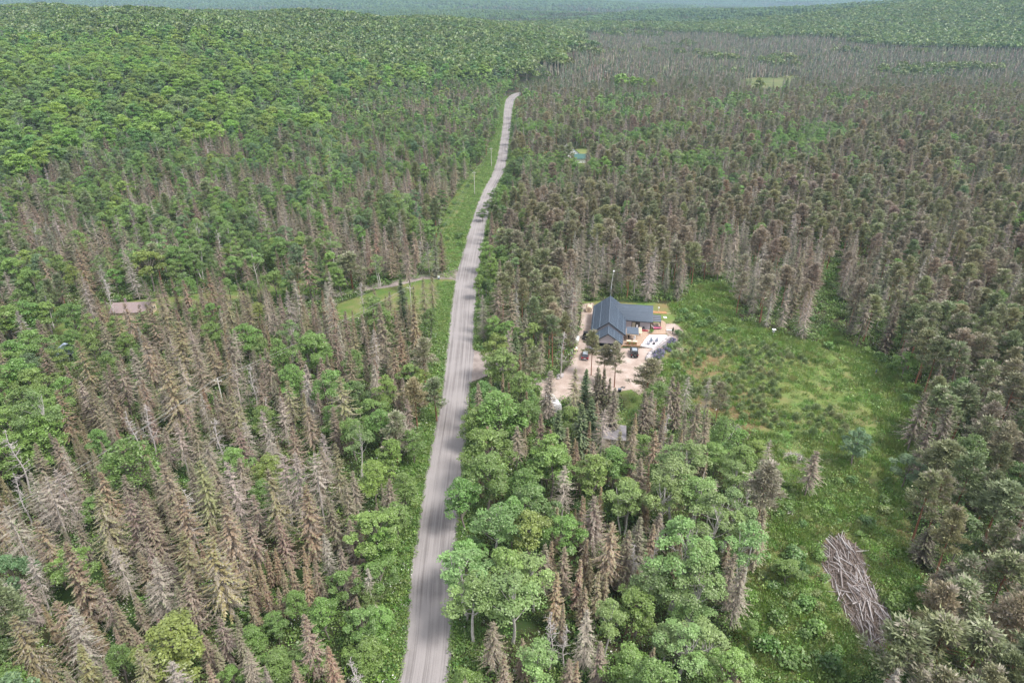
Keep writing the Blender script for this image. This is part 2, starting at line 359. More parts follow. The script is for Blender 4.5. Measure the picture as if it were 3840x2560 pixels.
sheet('yard_lane', GP([(1120, 820), (1200, 850), (1262, 880), (1262, 900), (1200, 880), (1120, 850)]), .020, M_gravel, .6, .9)
sheet('sandy_slope', GP([(1420, 900), (1450, 895), (1478, 915), (1470, 950), (1440, 975), (1405, 990), (1400, 960), (1440, 940)]), .030, M_track, .6, 1.3)
sheet('marsh', GP(P_MARSH), .05, M_marsh, 6, 24)
sheet('marsh', GP([(1850, 128), (1895, 125), (1910, 132), (1890, 140), (1850, 140)]), .05, M_marsh, 8, 8)
sheet('far_yard', GP(P_FARYARD), .05, M_track, 1.5, 2)

# ------------------------------------------------------------------ tree shapes
class MB:
    def __init__(s): s.V = []; s.T = []; s.C = []; s.M = []; s.n = 0
    def tri(s, A, B, C, col, m=0):
        """A,B,C (k,3) arrays"""
        k = len(A); v = np.empty((k*3, 3)); v[0::3] = A; v[1::3] = B; v[2::3] = C
        s.V.append(v); s.T.append(np.arange(k*3).reshape(k, 3)+s.n); s.n += k*3
        col = np.broadcast_to(np.asarray(col, float), (k, 3)); s.C.append(np.repeat(col, 3, 0)); s.M.append(np.full(k, m))
    def tube(s, pts, rad, sides=5, m=1, col=(1, 1, 0)):
        pts = np.asarray(pts, float); L = len(pts); V = []
        for i in range(L):
            d = pts[min(i+1, L-1)]-pts[max(i-1, 0)]; d = d/(np.linalg.norm(d)+1e-9)
            a = np.cross(d, (0, 0, 1) if abs(d[2]) < .9 else (1, 0, 0)); a /= np.linalg.norm(a)+1e-9; b_ = np.cross(d, a)
            for k in range(sides):
                t = 2*math.pi*k/sides; V.append(pts[i]+rad[i]*(math.cos(t)*a+math.sin(t)*b_))
        T = []
        for i in range(L-1):
            for k in range(sides):
                p = i*sides+k; q = i*sides+(k+1) % sides; T += [(p, q, q+sides), (p, q+sides, p+sides)]
        s.V.append(np.array(V)); s.T.append(np.array(T)+s.n); s.n += len(V)
        s.C.append(np.tile(np.array(col, float), (len(V), 1))); s.M.append(np.full(len(T), m))
    def mesh(s, name, mats):
        return arr_mesh(name, np.concatenate(s.V), np.concatenate(s.T), np.concatenate(s.C), mats, np.concatenate(s.M))
def nrm(a): return a/(np.linalg.norm(a, axis=-1, keepdims=True)+1e-9)
UP = np.array([0, 0, 1.0])

def spruce(seed, H, R, whorls, per, twigs, bare=.3, base=.08, droop=.35, segs=4, tw=(.32, .75), ww=.11, topfull=1.0, shag=.25):
    """returns (trunk MB, crown MB): drooping ribbed branches with alternating side twigs"""
    r = np.random.RandomState(seed); tr = MB(); cr = MB()
    sw = r.uniform(-.25, .25, 2)
    zz = np.linspace(0, H, 8); tr.tube([(sw[0]*math.sin(z/H*3), sw[1]*math.sin(z/H*2.5), z) for z in zz], [max(.02, .17*(1-z/H)**.8*H/16) for z in zz], 6, m=0)
    n = whorls*per
    z = base*H+(H*.985-base*H)*((np.arange(n)//per+r.uniform(-.3, .3, n))/whorls)
    f = 1-(z-base*H)/(H-base*H)                          # 1 bottom .. 0 top
    az = (np.arange(n) % per)*2*math.pi/per+r.uniform(0, 6.28, n)
    side = 1+.18*np.sin(az*2+r.uniform(0, 6))+.12*np.sin(f*19+az)
    L = R*np.clip(f, .02, 1)**.78*side*(1-shag+2*shag*r.rand(n))*np.where(f > .85, .62+.38*(1-f)/.15, 1)
    L = np.maximum(L, .22)
    org = np.stack([sw[0]*np.sin(z/H*3), sw[1]*np.sin(z/H*2.5), z], 1)
    out = np.stack([np.cos(az), np.sin(az), np.zeros(n)], 1)
    slope = .45-droop*1.6*f**.6+r.uniform(-.12, .12, n)         # up at the top, hanging low down
    isbare = r.rand(n) < bare*(.35+.9*f)
    P = [org]
    for k in range(1, segs+1):
        t = k/segs; P.append(org+out*(L*t)[:, None]+UP*(L*t*slope-L*.28*t*t*(f > .15)+L*.16*t**4)[:, None])
    sidev = np.cross(out, UP)
    for k in range(segs):
        wv = (UP*.03+sidev*.012); w0 = (1-k/segs)*1.0+.15
        cr.tri(P[k]-wv*w0, P[k]+wv*w0, P[k+1], np.stack([np.ones(n), np.where(isbare, 1, .75), np.zeros(n)], 1))
    # twigs
    for j in range(twigs):
        t = .12+.88*(j+r.rand(n))/twigs
        kk = np.clip((t*segs).astype(int), 0, segs-1); fr = t*segs-kk
        PP = np.stack(P, 0); ii = np.arange(n)
        p = PP[kk, ii]*(1-fr)[:, None]+PP[kk+1, ii]*fr[:, None]
        sgn = np.where(r.rand(n) < .5, 1, -1)
        d = nrm(out*r.uniform(.5, 1, n)[:, None]+sidev*(sgn*r.uniform(.4, 1.1, n))[:, None]+UP*r.uniform(-.75, -.02, n)[:, None]*np.clip(.3+f, 0, 1)[:, None])
        l = (tw[0]+(tw[1]-tw[0])*r.rand(n))*np.clip(.42+.65*f, .3, 1)*np.clip(1.25-t, .4, 1)
        wv = nrm(np.cross(d, UP+out*.3))*(ww*np.where(isbare, .28, 1)*r.uniform(.7, 1.3, n))[:, None]
        bm_ = isbare | (r.rand(n) < bare*.35)
        c = np.stack([r.uniform(.72, 1.3, n), np.where(bm_, r.uniform(.6, 1, n), r.uniform(0, .12, n)), np.clip((t-.72)*2.2, 0, .6)*(~bm_)*topfull], 1)
        cr.tri(p-wv, p+wv, p+d*l[:, None]-UP*.12*(l*l)[:, None], c)
    # leader
    cr.tri(np.array([[sw[0]*math.sin(3)-.05, 0, H*.97]]), np.array([[sw[0]*math.sin(3)+.05, 0, H*.97]]), np.array([[0, 0, H*1.015]]), (1, .1, .3))
    return tr, cr

def fast_cone(seed, H, R, tiers, n, m=0):
    """distant conifer: ragged skirts of drooping wedges"""
    r = np.random.RandomState(seed); cr = MB()
    for t in range(tiers):
        f = 1-t/tiers; z0 = H*(1-f*.93)+H*.05; zt = z0+H*(1.25/tiers)+.1
        a = np.arange(n)*2*math.pi/n+r.uniform(0, 6)
        rad = R*f**.8*r.uniform(.65, 1.25, n)
        dz = -H*.7/tiers*r.uniform(.4, 1.4, n)
        A = np.stack([np.zeros(n), np.zeros(n), np.full(n, min(zt, H))], 1)
        w = 2.6*math.pi/n*.5
        B = np.stack([np.cos(a-w)*rad*.72, np.sin(a-w)*rad*.72, z0+dz*.4], 1); C = np.stack([np.cos(a+w)*rad*.78, np.sin(a+w)*rad*.78, z0+dz*.4], 1)
        E_ = np.stack([np.cos(a)*rad, np.sin(a)*rad, z0+dz], 1)
        c = np.stack([r.uniform(.7, 1.3, n), (r.rand(n) < .25)*.8, r.rand(n)*.15], 1)
        cr.tri(A, B, C, c, m); cr.tri(B, E_, C, c, m)
    return cr

def leaves(cr, r, P, Nn, size, col, m=0, quad=True):
    n = len(P); q = nrm(Nn+r.normal(0, .55, (n, 3))); a = nrm(np.cross(q, r.normal(0, 1, (n, 3)))); b_ = np.cross(q, a)
    s_ = (size*r.uniform(.6, 1.35, n))[:, None]; asp = r.uniform(.45, .8, n)[:, None]
    cr.tri(P-a*s_*.5, P+b_*s_*asp*.5, P+a*s_*.5, col, m)
    if quad: cr.tri(P+a*s_*.5, P-b_*s_*asp*.5, P-a*s_*.5, col, m)

def broadleaf(seed, H, R, nleaf, size, lobes=16, low=.3, bark=1, stems=1, quad=True, limbs=True, sparse=.0, flat=1.0):
    """trunk with limbs; the crown is leaf clumps gathered on uneven lobes"""
    r = np.random.RandomState(seed); tr = MB(); cr = MB()
    zc0 = H*low; ch = (H-zc0)
    Lc = []; 
    for i in range(lobes):
        t = (i+.5)/lobes; zz = t**.8; ph = i*2.4+r.uniform(-.5, .5)
        prof = math.sin(min(1, (zz*.86+.16))*math.pi)**.7
        rr_ = R*.78*prof*r.uniform(.4, 1.15) if i < lobes-1 else 0
        Lc.append((rr_*math.cos(ph), rr_*math.sin(ph), zc0+ch*(.12+.72*zz)*1.0+r.uniform(-.05, .05)*ch, R*r.uniform(.22, .46)*(1.1-.35*zz)))
    Lc = np.array(Lc)
    for s_ in range(stems):
        ox, oy = (r.uniform(-.5, .5, 2) if stems > 1 else (0, 0)); lean = r.uniform(-.06, .06, 2)*(2.2 if stems > 1 else 1)
        top = zc0+ch*.82; zs = np.linspace(0, top, 7)
        pts = np.array([(ox+lean[0]*z+.12*math.sin(z*.7+seed), oy+lean[1]*z+.12*math.cos(z*.6+seed), z) for z in zs])
        tr.tube(pts, [.03+.17*(1-z/top)*H/15 for z in zs], 6, m=0)
        if limbs:
            for i in range(s_, lobes, stems):
                c = Lc[i]; zb = max(zc0*.85, c[2]-R*r.uniform(.7, 1.2)); zb = min(zb, top*.95)
                p0 = np.array([np.interp(zb, zs, pts[:, 0]), np.interp(zb, zs, pts[:, 1]), zb]); p2 = c[:3]*1.0
                p1 = (p0+p2)/2+np.array([0, 0, -.25]); tr.tube([p0, p1, p2, p2+nrm(p2-p1)*c[3]*.6], [.075, .05, .03, .01], 3, m=0)
    wts = Lc[:, 3]**2; wts /= wts.sum(); k = r.choice(lobes, nleaf, p=wts)
    d = nrm(r.normal(0, 1, (nleaf, 3))); d[:, 2] = np.where(d[:, 2] < -.25, -d[:, 2], d[:, 2])
    # second scale of clumping
    sub = nrm(r.normal(0, 1, (lobes*9, 3))); sub[:, 2] = np.abs(sub[:, 2])*1.0-.15
    sidx = k*9+r.randint(0, 9, nleaf); d = nrm(d*.62+sub[sidx])
    rad = Lc[k, 3]*(1-.32*r.rand(nleaf)**1.6)*(1+.16*r.normal(0, 1, lobes*9)[sidx])
    P = Lc[k, :3]+d*rad[:, None]*np.array([1, 1, .82*flat])
    keep = r.rand(nleaf) > sparse*(r.rand(lobes*9)[sidx] < .5)
    lobt = r.uniform(.84, 1.16, lobes)[k]*r.uniform(.86, 1.14, lobes*9)[sidx]
    col = np.stack([lobt*r.uniform(.82, 1.2, nleaf), np.zeros(nleaf), (r.rand(nleaf) < .12)*.5*np.clip(d[:, 2], 0, 1)], 1)
    leaves(cr, r, P[keep], (d*.5+UP*.75)[keep], size, col[keep], 0, quad)
    return tr, cr

def pine(seed, H, R, tufts, per, size=.42, low=.52, sides=6, bare=.15, lean=.02):
    """bare reddish trunk, limbs turned up at the tip, each carrying flat-topped tufts of needles"""
    r = np.random.RandomState(seed); tr = MB(); cr = MB()
    a0 = r.uniform(0, 6.28); bend = lambda z: np.array([math.cos(a0), math.sin(a0)])*(lean*z+.25*math.sin(z/H*4+seed))
    zs = np.linspace(0, H*.97, 8); tr.tube([(*bend(z), z) for z in zs], [.03+.16*(1-z/H)*H/15 for z in zs], sides, m=0)
    C = []; D = []
    for i in range(tufts):
        t = (i+r.rand())/tufts; z = H*(low+(.97-low)*t**.85); prof = min(1, .55+2.2*t)*(1-t)**.62+.08
        L = R*prof*r.uniform(.55, 1.12); az = i*2.39+r.uniform(-.4, .4); b0 = np.array([*bend(z), z-.1])
        o = np.array([math.cos(az), math.sin(az), 0]); rise = r.uniform(.05, .5)*(1-.3*t)
        e = b0+o*L+UP*L*rise
        tr.tube([b0, b0+o*L*.5+UP*L*.1, e], [.05, .035, .012], 3, m=0 if t > .3 else 1)
        if r.rand() < bare*(1.3-t): continue
        for q in range(3):
            s_ = [1, .72, .5][q]; C.append(b0+(e-b0)*s_+r.normal(0, .22, 3)+UP*.1); D.append(o)
    C.append(np.array([*bend(H), H-.4])); D.append(UP); C = np.array(C); D = np.array(D)
    k = np.repeat(np.arange(len(C)), per); n = len(k)
    off = r.normal(0, 1, (n, 3))*np.array([.42, .42, .20])*R*.26; P = C[k]+off
    d = nrm(off*np.array([1, 1, 1.3])+D[k]*.35+UP*.42+r.normal(0, .25, (n, 3)))
    wv = nrm(np.cross(d, r.normal(0, 1, (n, 3))))*(size*.26*r.uniform(.6, 1.3, n))[:, None]; l = (size*r.uniform(.6, 1.3, n))[:, None]
    ct = r.uniform(.78, 1.22, len(C))[k]; bg_ = (r.rand(len(C)) < bare)[k]
    cr.tri(P-wv-d*l*.3, P+wv-d*l*.3, P+d*l*.8, np.stack([ct*r.uniform(.75, 1.25, n), np.where(bg_, .7, r.uniform(0, .15, n)), (r.rand(n) < .3)*.25], 1))
    return tr, cr

def snag(seed, H, nb=34, curl=.5, R=2.2, fork=True, low=.3):
    """bare dead tree: forking curling limbs only"""
    r = np.random.RandomState(seed); tr = MB(); cr = MB(); lean = r.uniform(-.05, .05, 2); zs = np.linspace(0, H, 8)
    P = lambda z: np.array([lean[0]*z+.15*math.sin(z*.8+seed), lean[1]*z+.15*math.cos(z*.7), z])
    tr.tube([P(z) for z in zs], [.03+.15*(1-z/H)*H/14 for z in zs], 6, m=0)
    for i in range(nb):
        t = r.rand()**.8; z = H*(low+(1-low)*t*.98); az = i*2.4+r.uniform(-.5, .5); L = R*(1.1-.75*t)*r.uniform(.5, 1.2)
        o = np.array([math.cos(az), math.sin(az), 0]); up = r.uniform(-.1, .8)
        pts = [P(z)]
        d = nrm(o+UP*up)
        for s_ in range(4):
            d = nrm(d+r.normal(0, .28*curl*2, 3)+UP*.12*curl); pts.append(pts[-1]+d*L/4)
        cr.tube(pts, [.055, .04, .028, .018, .008], 3, m=0)
        for s_ in (1, 2, 3):
            if fork:
                for _ in range(2):
                    dd = nrm(d+r.normal(0, .9, 3)); m_ = pts[s_]+dd*L*.22; cr.tube([pts[s_], m_, m_+nrm(dd+UP*.3)*L*.16], [.022, .014, .006], 3, m=0)
    return tr, cr

def young_pine(seed, H=2.0, R=.95):
    r = np.random.RandomState(seed); cr = MB()
    n = 270; a = r.uniform(0, 6.28, n); t = r.rand(n); rad = R*(1-t*.75)*r.uniform(.2, 1, n)
    P = np.stack([np.cos(a)*rad, np.sin(a)*rad, H*.1+t*H*.72*r.uniform(.6, 1, n)], 1)
    d = nrm(np.stack([np.cos(a)*.75*(1-t*.6), np.sin(a)*.75*(1-t*.6), np.full(n, .55)], 1)+r.normal(0, .22, (n, 3)))
    l = r.uniform(.3, .6, n)[:, None]; wv = nrm(np.cross(d, r.normal(0, 1, (n, 3))))*.11
    cr.tri(P-wv, P+wv, P+d*l, np.stack([r.uniform(.75, 1.2, n), r.rand(n)*.15, r.rand(n)*.25], 1))
    n = 46; a = r.uniform(0, 6.28, n); rad = R*.7*np.sqrt(r.rand(n)); z = H*(.95-.5*(rad/R)**1.2)*r.uniform(.75, 1, n)
    P = np.stack([np.cos(a)*rad, np.sin(a)*rad, z], 1); l = r.uniform(.25, .5, n)[:, None]
    cr.tri(P+np.array([-.05, 0, 0]), P+np.array([.05, .03, 0]), P+UP*l+r.normal(0, .04, (n, 3)), np.stack([np.full(n, 1.2), np.zeros(n), r.uniform(.5, .9, n)], 1))
    return cr

def bush(seed, R=1.3, H=1.8, n=420, size=.3, flowers=0, fcol=1.0):
    r = np.random.RandomState(seed); cr = MB(); L = 7
    c = np.stack([r.uniform(-.5, .5, L)*R, r.uniform(-.5, .5, L)*R, r.uniform(.35, .62, L)*H], 1); k = r.randint(0, L, n); d = nrm(r.normal(0, 1, (n, 3))); d[:, 2] = np.abs(d[:, 2])-.3
    P = c[k]+d*np.array([.55*R, .55*R, .42*H])*r.uniform(.7, 1.08, n)[:, None]; P[:, 2] = np.maximum(P[:, 2], .08)
    col = np.stack([r.uniform(.8, 1.15, L)[k]*r.uniform(.75, 1.25, n), (r.rand(n) < flowers)*fcol, (r.rand(n) < .12)*.4], 1)
    leaves(cr, r, P, d*.5+UP*.7, size, col)
    return cr

def merge(*mbs):
    o = MB(); 
    for mb, m in mbs:
        for V, T, C in zip(mb.V, mb.T, mb.C): pass
        V = np.concatenate(mb.V); T = np.concatenate(mb.T); C = np.concatenate(mb.C); Mx = np.concatenate(mb.M)
        o.V.append(V); o.T.append(T+o.n); o.n += len(V); o.C.append(C); o.M.append(Mx+m)
    return o

# prototype library: kind -> list of dict(H, R, trunk, crown, mid, far); 'mid' and 'far' are one-mesh versions for smaller sizes
LIB = {}
def proto(kind, H, R, tc_near, tc_mid, mats_t, mat_c):
    t, c = tc_near; d = dict(H=H, R=R)
    d['trunk'] = t.mesh(kind+'_trunk', mats_t); d['crown'] = c.mesh(kind+'_crown', [mat_c])
    t2, c2 = tc_mid; nb = len(mats_t)
    d['mid'] = merge((t2, 1), (c2, 0)).mesh(kind+'_whole', [mat_c]+mats_t)
    d['full'] = merge((t, 1), (c, 0)).mesh(kind+'_full', [mat_c]+mats_t)
    LIB.setdefault(kind, []).append(d)
for i in range(7):      # half dead spruce with needles
    proto('spruce', 16, 2.8, spruce(10+i, 16, [2.6, 3.1, 2.4, 2.9, 3.3, 2.7, 2.2][i], [42, 34, 46, 30, 38, 26, 40][i], [7, 7, 6, 8, 6, 7, 6][i], 16, bare=[.15, .3, .22, .45, .25, .5, .2][i], droop=[.30, .36, .25, .42, .2, .4, .45][i], shag=[.25, .4, .2, .45, .35, .5, .3][i], base=[.08, .16, .05, .22, .1, .3, .12][i]), spruce(20+i, 16, 2.7+.15*i, 17, 6, 6, bare=.2, segs=1, tw=(.6, 1.1), ww=.3), [M_bark_grey], M_needle)
for i in range(4):      # stripped grey spruce
    proto('grey_spruce', 16, 2.7, spruce(30+i, 16, 2.6+.2*i, [40, 26, 34, 22][i], 7, 14, bare=[.8, .95, .7, 1.0][i], droop=[.34, .2, .45, .3][i], tw=(.35, .85), shag=[.25, .45, .3, .5][i], base=[.08, .2, .1, .28][i]), spruce(40+i, 16, 2.7, 17, 6, 6, bare=.85, segs=1, tw=(.6, 1.1), ww=.26), [M_deadwood], M_needle)
for i in range(2):      # narrow spire
    proto('spire_spruce', 13, 1.5, spruce(50+i, 13, 1.35+.2*i, 42, 6, 11, bare=.12, droop=.4, tw=(.28, .6), ww=.12), spruce(55+i, 13, 1.4, 16, 5, 5, bare=.12, segs=1, tw=(.5, .9), ww=.3), [M_bark_grey], M_needle)
for i in range(2):      # healthy full
    proto('green_spruce', 15, 2.5, spruce(60+i, 15, 2.4+.2*i, 46, 8, 15, bare=.05, droop=.2, ww=.15, tw=(.35, .7)), spruce(65+i, 15, 2.5, 17, 6, 7, bare=.05, segs=1, tw=(.6, 1.1), ww=.36), [M_bark_grey], M_needle)
for i in range(4):
    proto('pine', 15, 2.7, pine(70+i, 15, 2.7+.15*i, 36, 46, low=[.42, .36, .5, .3][i], bare=[.12, .2, .15, .35][i]), pine(80+i, 15, 2.5, 20, 18, size=.62, low=[.5, .45, .58, .4][i], sides=4, bare=.12), [M_bark_pine, M_bark_grey], M_needle)
proto('pine', 15, 3.1, pine(78, 15, 3.0, 34, 44, low=.3, bare=.1), pine(88, 15, 3.0, 22, 18, size=.66, low=.3, sides=4, bare=.1), [M_bark_pine, M_bark_grey], M_needle)
for i in range(4):
    proto('broadleaf', 14, 3.7, broadleaf(90+i, 14, 3.7+.15*i, 7600, .30, [16, 20, 13, 24][i], [.25, .32, .4, .2][i], sparse=.35), broadleaf(100+i, 14, 3.7, 620, .95, 12, .3, limbs=False), [M_bark_grey], M_leaf)
for i in range(3):      # aspen / birch: pale stems, open crown
    proto('birch', 16, 3.5, broadleaf(110+i, 16, 3.5, 5200, .28, 15, [.42, .38, .5][i], stems=[1, 2, 2][i], sparse=.5), broadleaf(115+i, 16, 3.5, 480, .95, 12, .42, limbs=False, sparse=.3), [M_bark_white], M_leaf)
for i in range(3):
    proto('maple', 15, 6.0, broadleaf(120+i, 15, 6.0, 8500, .48, 22, .3, flat=.8), broadleaf(125+i, 15, 6.0, 1800, 1.15, 18, .32, limbs=False, flat=.8), [M_bark_grey], M_leaf)
for i in range(3):
    proto('snag', 11, 2.0, snag(130+i, 11, 34, [.5, .8, .3][i], [1.7, 2.2, 1.4][i]), snag(135+i, 11, 16, .5, 1.8, fork=False), [M_deadwood], M_deadwood)
YP = [young_pine(140+i, 2.0, .9+.1*i).mesh('young_pine', [M_leaf]) for i in range(4)]
BU = [bush(150+i).mesh('bush', [M_leaf]) for i in range(4)]

# far canopies: cheap crowns
def far_crown(seed, H, R, n=34, size=1.7):
    r = np.random.RandomState(seed); cr = MB(); d = nrm(r.normal(0, 1, (n, 3))); d[:, 2] = np.abs(d[:, 2])*1.2-.35
    P = np.array([0, 0, H*.66])+d*np.array([R*.78, R*.78, H*.27]); col = np.stack([r.uniform(.75, 1.25, n), np.zeros(n), (r.rand(n) < .15)*.3], 1)
    leaves(cr, r, P, d*.7+UP*.5, size, col); return cr

# ------------------------------------------------------------------ scattering: one object with many small instances (only for what is past counting)
def scatter(name, protos, P, rot, scl, idx, tone, label=None, cat=None, group=None):
    """protos: list of meshes. P (n,3), rot (n,) about z, scl (n,3), idx (n,), tone (n,3) the plant's own colour"""
    P = np.asarray(P, np.float32); n = len(P)
    me = bpy.data.meshes.new(name); me.vertices.add(n); me.vertices.foreach_set('co', P.ravel())
    R3 = np.zeros((n, 3), np.float32); R3[:, 2] = rot
    me.attributes.new('turn', 'FLOAT_VECTOR', 'POINT').data.foreach_set('vector', R3.ravel())
    me.attributes.new('size', 'FLOAT_VECTOR', 'POINT').data.foreach_set('vector', np.asarray(scl, np.float32).ravel())
    me.attributes.new('which', 'INT', 'POINT').data.foreach_set('value', np.asarray(idx, np.int32))
    tn = np.ones((n, 4), np.float32); tn[:, :3] = tone
    me.attributes.new('tone', 'FLOAT_COLOR', 'POINT').data.foreach_set('color', tn.ravel())
    me.update()
    o = link(name, me); o.color = (0, 0, 0, 1); tag(o, label, cat, group, 'stuff')
    ng = bpy.data.node_groups.new(name, 'GeometryNodeTree')
    ng.interface.new_socket('Geometry', in_out='INPUT', socket_type='NodeSocketGeometry'); ng.interface.new_socket('Geometry', in_out='OUTPUT', socket_type='NodeSocketGeometry')
    gi = ng.nodes.new('NodeGroupInput'); go = ng.nodes.new('NodeGroupOutput'); jn = ng.nodes.new('GeometryNodeJoinGeometry')
    def attr(nm, t):
        a = ng.nodes.new('GeometryNodeInputNamedAttribute'); a.data_type = t; a.inputs['Name'].default_value = nm; return a.outputs['Attribute']
    ar, asz, aw = attr('turn', 'FLOAT_VECTOR'), attr('size', 'FLOAT_VECTOR'), attr('which', 'INT')
    for k, m in enumerate(protos):
        po = bpy.data.objects.new(name+'_source', m)
        oi = ng.nodes.new('GeometryNodeObjectInfo'); oi.inputs['Object'].default_value = po; oi.inputs['As Instance'].default_value = True
        cmp_ = ng.nodes.new('FunctionNodeCompare'); cmp_.data_type = 'INT'; cmp_.operation = 'EQUAL'
        ins = [s_ for s_ in cmp_.inputs if s_.type == 'INT' and s_.enabled]
        ng.links.new(aw, ins[0]); ins[1].default_value = k
        ip = ng.nodes.new('GeometryNodeInstanceOnPoints')
        ng.links.new(gi.outputs[0], ip.inputs['Points']); ng.links.new(cmp_.outputs[0], ip.inputs['Selection'])
        ng.links.new(oi.outputs['Geometry'], ip.inputs['Instance']); ng.links.new(ar, ip.inputs['Rotation']); ng.links.new(asz, ip.inputs['Scale'])
        ng.links.new(ip.outputs[0], jn.inputs[0])
    ng.links.new(jn.outputs[0], go.inputs[0])
    md = o.modifiers.new('scatter', 'NODES'); md.node_group = ng
    return o

# ------------------------------------------------------------------ the forest: measured trees first, then the rest by stand
PAL = {  # colour name -> albedo of needles or leaves
 'brown': (.228, .175, .130), 'rusty': (.262, .185, .118), 'olive': (.228, .200, .095), 'greygreen': (.155, .158, .108), 'grey': (.345, .300, .262), 'darkbrown': (.105, .082, .062), 'farblue': (.120, .150, .100),
 'green': (.085, .145, .060), 'mid': (.135, .235, .052), 'bright': (.185, .262, .055), 'sunny': (.185, .300, .050), 'leafy': (.120, .230, .055), 'dark': (.095, .165, .050), 'pale': (.175, .275, .085), 'bluegreen': (.105, .178, .080),
 'pineolive': (.238, .245, .125), 'pinegreen': (.175, .220, .100), 'pinebrown': (.290, .245, .175)}
